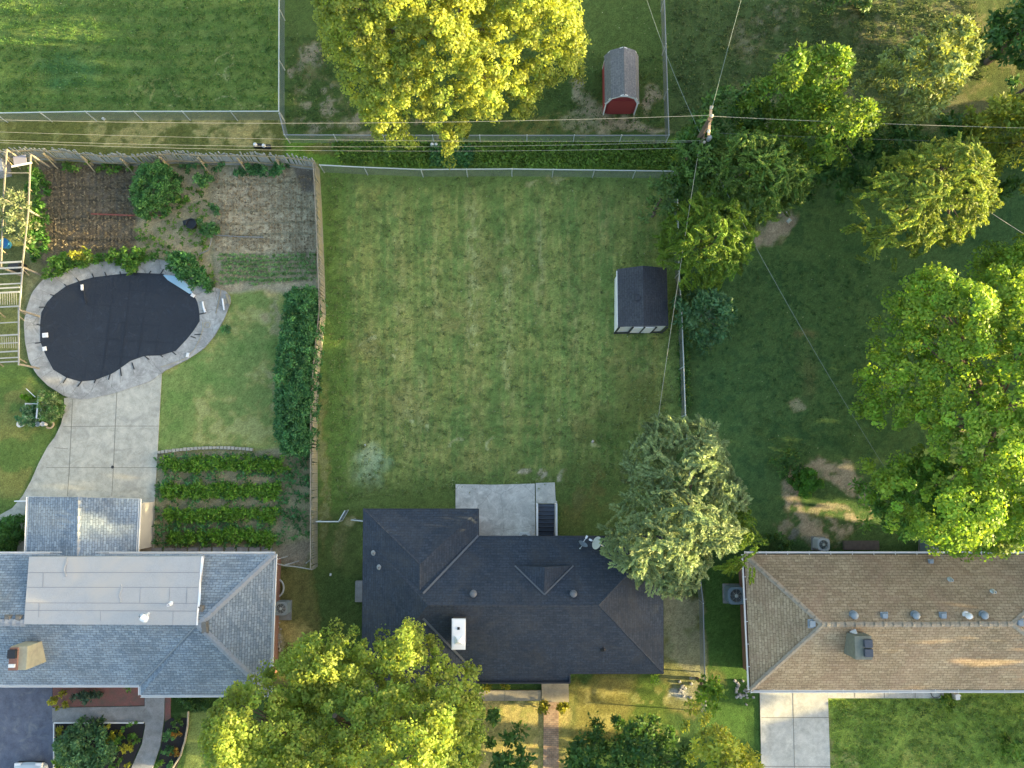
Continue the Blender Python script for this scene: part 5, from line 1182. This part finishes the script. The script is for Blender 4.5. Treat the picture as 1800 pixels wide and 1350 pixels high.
tree('maple_tree', 'green tree with lit tips right of the utility pole', 'tree', [(1300, 180), (1330, 138), (1390, 126), (1440, 132), (1478, 152), (1492, 188), (1528, 206), (1532, 250), (1490, 285), (1450, 302), (1410, 290), (1370, 250), (1320, 225)],
     3.5, 10.5, 'tuft', leafmat('mid_leaf', (.10, .22, .03), (.25, .33, .05), .4), .24, 60, 4.4, .45, lobe=1.9, lobe_h=1.9, hue=.4, flat=.7, base=(1420, 210))
tree('locust_tree', 'feathery green tree just below the utility pole', 'tree', [(1225, 260), (1260, 232), (1330, 232), (1375, 250), (1408, 300), (1425, 345), (1385, 372), (1335, 395), (1280, 372), (1230, 335), (1205, 295)],
     2.5, 8.6, 'spray', leafmat('fern_leaf', (.085, .19, .035), (.19, .27, .05), .35), .17, 100, 4.4, .46, lobe=1.5, lobe_h=.5, hue=.4, DN=1.5, flat=.7, base=(1300, 310))
tree('cedar_tree', 'dense yellow green cedar at the shed\'s upper right corner', 'tree', [(1180, 362), (1215, 345), (1262, 342), (1302, 368), (1325, 415), (1318, 465), (1282, 500), (1230, 512), (1185, 480), (1160, 455), (1158, 410)],
     1.6, 8.0, 'spray', L_CEDAR, .15, 110, 5, .4, lobe=1.2, lobe_h=.5, hue=.4, DN=1.3, flat=.8, base=(1240, 430))
tree('young_oak', 'dark leafy small tree at the right side of the charcoal shed', 'tree', [(1185, 505), (1250, 500), (1285, 535), (1292, 580), (1255, 612), (1210, 602), (1188, 560)], 1.0, 5.0, 'tuft', leafmat('teal_leaf', (.055, .15, .065), (.11, .21, .085), .3), .26, 60, 2.8, .42, lobe=1.4, lobe_h=.9, hue=.35, flat=.8)
tree('willow_tree', 'tall silvery green feathery tree draping over the charcoal roof', 'tree', [(1120, 765), (1150, 738), (1195, 720), (1245, 722), (1285, 765), (1300, 810), (1320, 850), (1322, 885), (1300, 905), (1305, 950), (1285, 985), (1255, 1010), (1245, 1050), (1190, 1068), (1150, 1045), (1100, 1012), (1068, 985), (1064, 940), (1085, 895), (1112, 868), (1098, 815)],
     3.0, 10.4, 'spray', L_FEATH, .17, 110, 5.4, .52, lobe=2.5, lobe_h=1.1, hue=.3, base=(1200, 890), flat=.8, limbs=10)
tree('locust_tree', 'yellow green branches filling the gap before the tan house corner', 'tree', [(1262, 860), (1320, 890), (1335, 945), (1312, 985), (1330, 1015), (1290, 1032), (1262, 1000)], 1.8, 5.6, 'spray', L_CEDAR, .17, 90, 4, .45, lobe=1.8, lobe_h=.8, hue=.55, base=(1290, 940))
tree('maple_tree', 'golden tipped tree at the right edge below the thin wire', 'tree', [(1690, 210), (1712, 178), (1770, 168), (1850, 175), (1900, 230), (1880, 310), (1800, 335), (1762, 330), (1738, 280), (1700, 245)], 3.2, 10.8, 'tuft', leafmat('gold_leaf', (.16, .25, .04), (.32, .34, .05), .38), .26, 60, 3.2, .45, lobe=1.9, lobe_h=1.4, hue=.5, flat=.7, base=(1800, 250))
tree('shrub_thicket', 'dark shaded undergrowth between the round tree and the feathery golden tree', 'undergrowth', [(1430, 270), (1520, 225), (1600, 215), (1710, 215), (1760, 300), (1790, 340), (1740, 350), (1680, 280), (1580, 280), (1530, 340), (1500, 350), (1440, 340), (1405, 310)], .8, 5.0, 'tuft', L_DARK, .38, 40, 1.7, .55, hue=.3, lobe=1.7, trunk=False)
tree('shrub_thicket', 'dark leafy undergrowth around the foot of the utility pole', 'undergrowth', [(1186, 262), (1200, 215), (1235, 185), (1300, 172), (1345, 200), (1330, 245), (1262, 262), (1240, 290), (1225, 350), (1200, 340), (1184, 310)], 1.5, 8.0, 'tuft', leafmat('pole_leaf', (.06, .15, .035), (.12, .21, .045), .3), .26, 50, 2.6, .45, hue=.3, lobe=1.6, trunk=False)
tree('young_oak', 'dark leafy tree hiding the lower half of the utility pole', 'tree', [(1190, 250), (1215, 215), (1250, 222), (1250, 280), (1225, 330), (1195, 330), (1180, 290)], 3.0, 7.6, 'tuft', leafmat('pole_tree_leaf', (.06, .15, .035), (.13, .23, .045), .3), .26, 60, 3.4, .4, hue=.35, lobe=1.4, base=(1225, 290))
tree('sapling', 'wispy pale green sapling over the lawn fence corner', 'tree', [(1120, 355), (1135, 325), (1165, 308), (1200, 318), (1205, 350), (1185, 388), (1150, 392), (1125, 380)], 1.5, 4.2, 'tuft', leafmat('sapling_leaf', (.09, .18, .055), (.14, .24, .07), .35), .3, 30, 1.2, .45, hue=.4, lobe=1.3, lobe_h=.8)
tree('spruce_tree', 'dark tree in the top right corner', 'tree', [(1725, 60), (1740, 20), (1790, -20), (1900, -40), (1900, 110), (1810, 120), (1760, 100)], 2, 6.0, 'tuft', L_DARK, .4, 44, 1.7, .55, hue=.3)
tree('young_oak', 'small lit tree at the right edge below the dark corner tree', 'tree', [(1776, 130), (1800, 115), (1870, 130), (1870, 170), (1800, 160)], 4, 8.5, 'tuft', L_MAPLE, .4, 40, 1.5, .5, hue=.6)
tree('shrub', 'green shrubs cut by the top edge right of the fence', 'shrub', [(1405, 12), (1420, -20), (1500, -40), (1545, -10), (1540, 8), (1500, 4), (1470, 14), (1440, 22)], .6, 2.2, 'tuft', leafmat('top_leaf', (.07, .15, .05), (.11, .2, .05), .3), .3, 40, 1.8, .4, trunk=False)
tree('young_oak', 'bright green young tree at the foot of the right fence', 'tree', [(1222, 1205), (1240, 1182), (1262, 1190), (1278, 1215), (1262, 1240), (1236, 1245), (1216, 1228)], 1.2, 4.2, 'tuft', leafmat('lime_leaf', (.09, .21, .025), (.18, .29, .03), .38), .3, 44, 2.0, .45, hue=.4, lobe=1.2)
tree('maple_tree', 'golden lit tree at the bottom edge left of the front driveway', 'tree', [(1208, 1300), (1195, 1285), (1218, 1246), (1250, 1248), (1275, 1272), (1295, 1295), (1320, 1310), (1345, 1345), (1340, 1420), (1215, 1430)], 3.5, 10.8, 'tuft', L_MAPLE, .26, 60, 3.2, .42, hue=.6, lobe=1.6, lobe_h=1.3, base=(1270, 1350))
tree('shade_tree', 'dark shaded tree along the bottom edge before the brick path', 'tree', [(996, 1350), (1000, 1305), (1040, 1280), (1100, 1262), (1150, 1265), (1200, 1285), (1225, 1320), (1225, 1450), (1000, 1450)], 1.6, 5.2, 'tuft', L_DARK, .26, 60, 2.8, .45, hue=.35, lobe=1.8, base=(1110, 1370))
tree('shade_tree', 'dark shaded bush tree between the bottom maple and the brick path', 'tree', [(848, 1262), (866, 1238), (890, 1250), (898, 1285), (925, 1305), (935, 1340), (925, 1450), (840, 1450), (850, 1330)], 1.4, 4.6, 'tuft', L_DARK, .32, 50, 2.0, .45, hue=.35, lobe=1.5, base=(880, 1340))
tree('shade_tree', 'dark limb cluster overhanging the tan house back yard', 'tree', [(1535, 845), (1565, 812), (1640, 800), (1720, 810), (1740, 880), (1700, 935), (1640, 945), (1590, 950), (1545, 935), (1522, 890)], 3.4, 7.0, 'tuft', leafmat('limb_leaf', (.08, .20, .035), (.14, .26, .045), .35), .26, 56, 3.0, .45, hue=.35, trunk=True, base=(1640, 850))
# ---- shrubs and bushes
def bush(name, label, outline, h, mat=L_HEDGE, lsz=.2, per=60, dens=3.5, rad=.32, cat='bush', kind='tuft', group=None, zlo=.15, **k):
    return tree(name, label, cat, outline, zlo, h, kind, mat, lsz, per, dens, rad, group, trunk=False, DN=1.7, lobe=k.pop('lobe', .9), lobe_h=k.pop('lobe_h', .25), hue=k.pop('hue', .4), flat=k.pop('flat', .55), layers=k.pop('layers', .7), crown='foliage', **k)
bush('hedge', 'tall dense dark hedge along the leaning picket fence', [(505, 520), (520, 505), (550, 507), (562, 520), (563, 600), (556, 660), (551, 790), (530, 806), (500, 795), (486, 770), (486, 700), (490, 610), (500, 560)], 2.0, L_HEDGE, .15, 60, 9, .26, 'hedge', lobe=1.2, lobe_h=.15, flat=.22, edge=.02)
bush('large_bush', 'round bright green bush between the dark and pale soil plots', [(236, 310), (248, 290), (285, 288), (310, 298), (314, 325), (303, 357), (280, 374), (243, 380), (234, 350)], 1.7, leafmat('bush_leaf', (.06, .18, .05), (.12, .26, .07), .3), .15, 60, 9, .24, flat=.5, edge=.05)
bush('round_topiary', 'clipped round green bush on the bare ring behind the tan house', ell(1418, 848, 27, 26, 18, .03), 1.7, leafmat('topiary_leaf', (.075, .21, .02), (.11, .26, .03), .25), .1, 150, 9, .2, kind='round', lobe_h=.05, flat=.75)
bush('loose_shrub', 'dark loose shrub left of the clipped round bush', ell(1385, 815, 30, 25), 1.4, L_DARK, .22, 40, 2.5, .35)
bush('leafy_bush', 'small leafy bush below the picket fence right of the round bush', ell(363, 317, 17, 17), .9, leafmat('bushy', (.07, .19, .05), (.14, .28, .09), .3), .2, 50, 4.5, .25)
bush('leafy_bush', 'glossy leafy bush touching the black tub', ell(366, 398, 17, 17), .9, leafmat('bushy2', (.07, .20, .06), (.15, .30, .10), .3), .2, 55, 4.5, .25)
bush('leafy_bush', 'small pale bush just right of the large round bush', ell(320, 350, 13, 11), .7, L_GARD, .18, 45, 4.5, .22)
bush('leafy_bush', 'low sprig beside the pale soil rows', ell(378, 370, 10, 9), .5, L_HEDGE, .16, 40, 4.5, .2)
bush('big_bush', 'large silvery green round bush in the dark mulch bed', ell(150, 1316, 50, 47, 18, .08)[:] , 1.9, leafmat('bigbush_leaf', (.055, .15, .06), (.12, .22, .09), .3), .2, 60, 4.2, .32, flat=.8)
bush('flowering_shrub', 'yellow flowered shrub at the corner of the asphalt drive', ell(105, 1232, 13, 14), .9, L_YEL, .14, 60, 7, .2)
bush('mulch_shrub', 'dark teal shrub in the red mulch bed', ell(147, 1224, 26, 12), 1.0, leafmat('tealb', (.03, .075, .05), (.06, .11, .07), .25), .18, 50, 4.5, .25)
bush('mulch_shrub', 'thin green grass clump at the right end of the red mulch bed', ell(234, 1216, 14, 10), .5, L_GARD, .16, 26, 3.0, .2, hue=.2)
bush('side_shrub', 'green shrub on the west edge beside the garage', [(-30, 925), (8, 915), (22, 900), (37, 905), (36, 930), (34, 950), (25, 968), (-30, 972)], 1.7, leafmat('sideb', (.05, .16, .04), (.11, .23, .04), .3), .22, 50, 3.8, .32)
bush('pool_shrub', 'dense shrub overhanging the upper right pool deck', [(285, 455), (310, 440), (340, 448), (362, 470), (374, 490), (366, 508), (348, 512), (322, 492), (300, 480)], 1.2, leafmat('poolb', (.05, .17, .05), (.10, .24, .07), .3), .22, 55, 4.2, .3)
bush('pool_shrub', 'row of mixed shrubs along the upper left pool deck', [(85, 465), (105, 450), (150, 442), (200, 440), (235, 436), (270, 440), (285, 455), (250, 458), (200, 462), (150, 468), (120, 480), (90, 488), (70, 505), (60, 500)], .9, L_GARD, .22, 45, 3.6, .28, hue=.35)
bush('fern_clump', 'fern like clump dipping onto the black cover edge', ell(230, 465, 15, 16), .6, L_GARD, .26, 40, 4, .25)
bush('yellow_shrub', 'yellow flowering shrub at the pool deck upper left', ell(150, 452, 20, 11), 1.0, L_YEL, .2, 30, 4, .25, hue=.3)
bush('vine_shrub', 'strip of shrubs between the trellis and the dark soil rows', [(54, 300), (70, 298), (82, 330), (82, 400), (86, 440), (70, 455), (48, 460), (46, 420), (54, 380)], 1.2, leafmat('vineb', (.045, .15, .03), (.11, .23, .035), .3), .22, 48, 3.6, .3)
bush('climbing_vine', 'pale flowering vine tangled on the trellis', [(5, 345), (30, 335), (48, 340), (58, 370), (60, 395), (48, 420), (30, 445), (20, 430), (2, 400), (-10, 370)], 2.6, leafmat('vine', (.15, .21, .09), (.34, .36, .2), .3), .2, 34, 3.0, .3, zlo=1.4, hue=.4, huev=.5)
bush('fence_plants', 'row of dark leafy plants along the picket fence above the pale soil', [(400, 292), (450, 284), (515, 288), (525, 302), (490, 308), (440, 306), (405, 306)], .8, L_HEDGE, .22, 48, 3.6, .25)
bush('fence_plants', 'low plants along the picket fence left of the round bush', [(100, 284), (235, 284), (238, 300), (200, 304), (150, 298), (105, 300)], .6, L_GARD, .2, 40, 2.6, .24)
bush('fence_plants', 'small plants behind the round bush under the picket fence', [(300, 284), (400, 286), (402, 300), (345, 300), (310, 298)], .6, L_HEDGE, .2, 40, 2.6, .24)
bush('garden_plant', 'small leafy plant on the lawn right of the pool deck', ell(396, 574, 12, 8), .4, leafmat('gp', (.09, .24, .08), (.16, .32, .12), .3), .22, 30, 5, .16)
bush('planter_plants', 'flowering plants filling the right side of the planter rack', [(72, 690), (90, 688), (105, 700), (110, 715), (106, 735), (90, 742), (78, 740), (72, 725)], .95, leafmat('plp', (.10, .23, .06), (.30, .36, .16), .3), .16, 50, 14, .16, huev=.5)
bush('planter_plants', 'dark flowering plants on the left side of the planter rack', [(44, 710), (64, 708), (66, 740), (62, 750), (42, 748), (38, 738)], .95, leafmat('plp2', (.05, .18, .07), (.24, .34, .22), .3), .16, 50, 14, .16, huev=.5)
bush('planter_plants', 'lime green plant at the top left of the planter rack', ell(52, 700, 9, 9), .6, leafmat('plp3', (.12, .28, .02), (.2, .38, .03), .35), .14, 60, 14, .14)
bush('foundation_shrub', 'golden shrub at the left end of the front walk', ell(855, 1206, 10, 5), .7, L_YEL, .18, 40, 5, .22)
bush('foundation_shrub', 'golden shrub in the middle of the front walk bed', ell(888, 1206, 8, 6), .7, L_YEL, .18, 40, 5, .22)
bush('foundation_shrub', 'golden shrub beside the stoop in the front bed', ell(944, 1205, 7, 6), .7, L_YEL, .18, 40, 5, .22)
bush('path_shrub', 'yellow green shrub at the left of the brick path', ell(955, 1241, 9, 10), .9, L_YEL, .18, 60, 6, .22)
bush('path_shrub', 'yellow green shrub at the right of the brick path', ell(990, 1240, 9, 11), .9, L_YEL, .18, 60, 6, .22)
bush('foundation_shrub', 'bright green sprig at the charcoal house lower right corner', ell(1150, 1192, 12, 6), .5, L_OAK, .2, 30, 4, .22)
bush('corner_shrub', 'weedy shrub near the white utility box', ell(1665, 1236, 18, 10), .5, leafmat('cs', (.09, .2, .03), (.16, .26, .04), .35), .2, 30, 3.5, .2)
bush('lawn_shrub', 'green shrub at the lower right corner of the front lawn', ell(1788, 1316, 22, 26), 1.6, leafmat('ls', (.08, .19, .03), (.15, .26, .04), .35), .25, 34, 2.4, .35)
bush('wall_shrub', 'dark clipped shrub below the grey house eave', [(302, 1222), (380, 1222), (380, 1248), (330, 1250), (305, 1245)], 1.0, leafmat('ws', (.03, .085, .02), (.05, .12, .03), .25), .14, 60, 5, .25)
bush('wall_shrub', 'dark low plants behind the tan house left corner', [(1335, 940), (1370, 935), (1392, 955), (1385, 972), (1330, 972)], .6, L_DARK, .2, 30, 2.5, .25)
cnt = 0
for (x, y, r_) in [(190, 1275, 6), (218, 1278, 6), (232, 1281, 5), (205, 1290, 9), (228, 1295, 6), (241, 1290, 6), (225, 1315, 10), (212, 1333, 6), (204, 1315, 5), (224, 1344, 5), (215, 1300, 8), (240, 1302, 6), (110, 1285, 10), (103, 1310, 8), (104, 1340, 10), (186, 1302, 6), (200, 1345, 7), (236, 1272, 5)]:
    bush('bedding_plant', None, ell(x, y, r_, r_, 10), .35, L_GARD if cnt % 3 else L_YEL, .13, 34, 14, .12, cat='plant', hue=.25)['x'] = 0
    o = [ob for ob in C.objects if ob.name.startswith('bedding_plant')][-1]; cnt += 1
bp = [ob for ob in C.objects if ob.name.startswith('bedding_plant')]
ORD = ['leftmost', 'second from left', 'third from left', 'fourth from left', 'fifth from left', 'sixth from left', 'seventh from left']
def rowof(ob): y_ = to_px(ob.location.x, ob.location.y)[1]; return 0 if y_ < 1284 else 1 if y_ < 1299 else 2 if y_ < 1322 else 3
for k in range(4):
    rowp = sorted([ob for ob in bp if rowof(ob) == k], key=lambda o_: o_.location.x)
    for i_, ob in enumerate(rowp):
        if 'x' in ob: del ob['x']
        ob['label'] = 'small bedding plant, %s in the %s row of the dark mulch bed' % (ORD[i_], ('top', 'second', 'third', 'bottom')[k]); ob['group'] = 'small bedding plants in the dark mulch bed'
for i, (x, y, r_, m_) in enumerate([(300, 1290, 11, L_HEDGE), (312, 1272, 10, L_DARK), (296, 1320, 9, L_HEDGE), (280, 1345, 8, L_GARD), (308, 1325, 7, leafmat('orange_flower', (.30, .12, .02), (.12, .18, .03), .3)), (310, 1290, 6, leafmat('orange_flower2', (.30, .12, .02), (.12, .18, .03), .3)), (298, 1345, 8, L_HEDGE)]):
    o = bush('flower_clump', ('dark green clump at the left of the curved bed', 'shaded clump at the very top of the curved bed', 'green clump low on the left of the curved bed', 'pale green clump at the lower tip by the curved path', 'orange flowered clump low in the curved bed', 'orange flowered clump high in the curved bed', 'green clump at the bottom of the curved bed by the edging')[i], ell(x, y, r_, r_, 10), .45, m_, .14, 34, 12, .14, cat='plant', group='flower clumps in the curved bed')
# ---- crops, weeds and grass: what nobody could count
def crop(name, label, regionpoly, n, h, lsz, mat, rows=None, hue=.4, per=12, rad=.16, wf=.33, kind='tuft', cols=None, jit=1.0):
    pts_ = []
    P = inpoly_pts([Vector((a, b_, 0)) for a, b_ in regionpoly], n)    # in photo units
    if rows is not None:
        rr = np.array(rows); i = np.abs(P[:, 1][:, None]-rr[None]).argmin(1); P[:, 1] = rr[i]+rng.normal(0, jit, n)+1.5*np.sin(P[:, 0]/23)
    if cols is not None:
        P[:, 0] = np.round(P[:, 0]/cols)*cols + rng.normal(0, .45, n)
    W_ = np.array([tuple(at(x, y, 0)) for x, y in P]); W_[:, 2] = h*.45*(.6+.8*rng.random(len(P)))
    Pl, Nn, T, L, Wd, tint = blobs_to_leaves(W_, np.full(n, rad), per, kind, W_.mean(0), lsz, hue, .3); Pl[:, 2] = np.maximum(Pl[:, 2], .02)
    o = leaves(name, Pl, Nn, T, L, Wd, tint, mat); return tag(o, label, None, None, 'stuff')
BEAN = leafmat('bean_leaf', (.08, .21, .02), (.17, .31, .04), .35)
crop('bean_rows', 'thick green bean rows in the plot left of the picket fence', [(285, 802), (480, 800), (520, 815), (500, 830), (480, 960), (300, 955), (290, 870)], 1150, .6, .2, BEAN, [808, 820, 858, 868, 900, 908, 938, 948], .45, 15, .2, jit=4.0)
crop('sparse_plants', 'sparse weedy plants at the edges of the bean plot', [(275, 800), (545, 800), (545, 940), (490, 960), (275, 960)], 500, .4, .2, L_HEDGE, None, .5, 12, .2)
crop('onion_rows', 'short green rows at the foot of the pale soil plot', [(385, 448), (556, 448), (558, 495), (390, 500)], 700, .3, .16, leafmat('onion', (.14, .28, .10), (.24, .36, .16), .3), [450, 457, 465, 473, 482, 492, 500], .4, 6, .09, cols=4.2)
crop('dry_seedlings', 'pale dry stubble in rows on the right soil plot', [(372, 305), (552, 308), (560, 446), (376, 440)], 1500, .06, .11, L_DRY, None, .7, 4, .07, cols=5.2)
crop('dry_seedlings', 'dry stubble in rows on the dark left soil plot', [(78, 296), (236, 296), (238, 440), (82, 440)], 1300, .10, .13, L_DRY, None, .4, 5, .09, cols=6.2)
crop('soil_weeds', 'scattered weeds on the soil between the two plots', [(240, 380), (370, 300), (380, 500), (300, 470), (240, 440)], 140, .3, .17, L_GARD, None, .4, 14, .16)
crop('alley_weeds', 'tangled green weeds filling the alley strip', [(585, 252), (1180, 252), (1188, 296), (900, 292), (740, 292), (600, 286)], 2600, .35, .22, leafmat('weed', (.11, .22, .04), (.18, .29, .05), .35), None, .4, 9, .22)
crop('alley_weeds', 'darker weed clump in the middle of the alley strip', [(760, 262), (830, 262), (830, 292), (760, 292)], 240, .5, .24, L_HEDGE, None, .4, 12, .24)
crop('fence_weeds', 'weeds along the shaded fence behind the tree row', [(1186, 300), (1200, 300), (1212, 720), (1196, 720)], 420, .4, .2, L_DARK, None, .4, 10, .2)
crop('lawn_tufts', 'darker grass tufts on the shaded right yard', [(1215, 470), (1530, 450), (1540, 800), (1380, 800), (1320, 760), (1215, 700)], 900, .05, .10, leafmat('tuft_leaf', (.035, .105, .035), (.06, .13, .045), .3), None, .4, 7, .13)
crop('lawn_tufts', 'short pale grass tufts on the middle lawn', [(575, 310), (1170, 318), (1185, 700), (1110, 850), (580, 880)], 5000, .06, .11, leafmat('lt2', (.12, .19, .06), (.20, .23, .10), .3), None, .4, 6, .13)
crop('lawn_tufts', 'green grass tufts on the tan house front lawn', [(1462, 1232), (1800, 1222), (1830, 1350), (1462, 1360)], 1800, .07, .12, leafmat('lt3', (.13, .24, .05), (.19, .28, .07), .3), None, .4, 6, .13)
crop('lawn_tufts', 'rough grass tufts round the red shed', [(505, 60), (1165, 100), (1168, 232), (505, 230)], 2200, .08, .12, leafmat('lt4', (.05, .12, .03), (.10, .15, .045), .3), None, .4, 6, .14)
crop('lawn_tufts', 'rough grass tufts right of the red shed fence', [(1180, 0), (1720, 0), (1740, 140), (1300, 170), (1180, 210)], 2400, .08, .13, leafmat('lt5', (.05, .11, .03), (.12, .15, .06), .3), None, .4, 6, .15)
crop('lawn_tufts', 'grass tufts on the striped top left lawn', [(0, 0), (488, 0), (488, 192), (0, 196)], 2400, .06, .12, leafmat('lt6', (.06, .15, .03), (.10, .19, .045), .3), None, .4, 6, .14)
crop('fallen_leaves', 'pale fallen leaves and clover heads scattered over the lawns', [(0, 0), (1750, 0), (1750, 960), (1240, 960), (1180, 850), (570, 880), (570, 310), (0, 200)], 1500, .05, .07, leafmat('specks', (.45, .43, .28), (.5, .5, .4), .2), None, .5, 1, .1)
# ---- unseen trees and houses added beyond the right edge to block the sun
def off_tree(i, x, y, rx, ry, zlo, zhi, crown=None):
    zm = zlo+(zhi-zlo)*.55; o = [to_px(x+rx*math.cos(k*math.pi/6)*(1+rnd.uniform(-.1, .1)), y+ry*math.sin(k*math.pi/6)*(1+rnd.uniform(-.1, .1)), zm) for k in range(12)]
    tree('added_shade_tree', 'added %s tree out of view on the right, casting shade' % crown, 'tree', o, zlo, zhi, 'round', L_DARK, .6, 36, 1.1, .95, DN=2.4, lobe=3, hue=.4, group='unseen trees added beyond the right edge for shade', layers=1.6)
for i, (x, y, rx, ry, z0, z1, nm) in enumerate([(41, 24, 4, 5.5, .6, 13, 'northmost dense'), (40, 15.5, 4, 5.5, .6, 9.5, 'second dense'), (41, 7, 4, 5.5, .6, 9.5, 'third dense'), (42, -2, 4, 5.5, 1, 11, 'fourth dense'), (44, -10.5, 4, 4.5, 1.0, 16, 'fifth dense'), (47, -17.5, 4.5, 5, 14.5, 18.5, 'high crowned'), (54, -29, 5, 5, 11, 17, 'southmost high crowned'), (44, 34, 5, 5.5, .6, 13.5, 'tall dense top')]):  # crown heights set so the yards are shaded while treetops catch sun
    off_tree(i, x, y, rx, ry, z0, z1, nm)
for (hx, hy, ln, nm) in ((48, -19, 12.5, 'southern'), (50, 12, 18, 'northern')):  # solid houses added outside the view to keep low sun off the lawns
    hs = thing('added_shade_house', '%s house added out of view on the right to cast shade' % nm, 'house', (hx, hy, 0)); m = M(); m.box((0, 0, 1.4), (12, ln, 2.8)); m.build('wall', SIDE_B, hs)
    l2 = ln/2+.5; m = M(); c_ = [(-6.5, -l2, 2.8), (6.5, -l2, 2.8), (6.5, l2, 2.8), (-6.5, l2, 2.8)]; ra, rb = (0, -l2+4.3, 6.4), (0, l2-4.3, 6.4)
    m.roof([c_[0], c_[1], ra]); m.roof([c_[2], c_[3], rb]); m.roof([c_[0], c_[3], rb, ra]); m.roof([c_[1], c_[2], rb, ra]); m.build('roof', SH_TAN, hs)
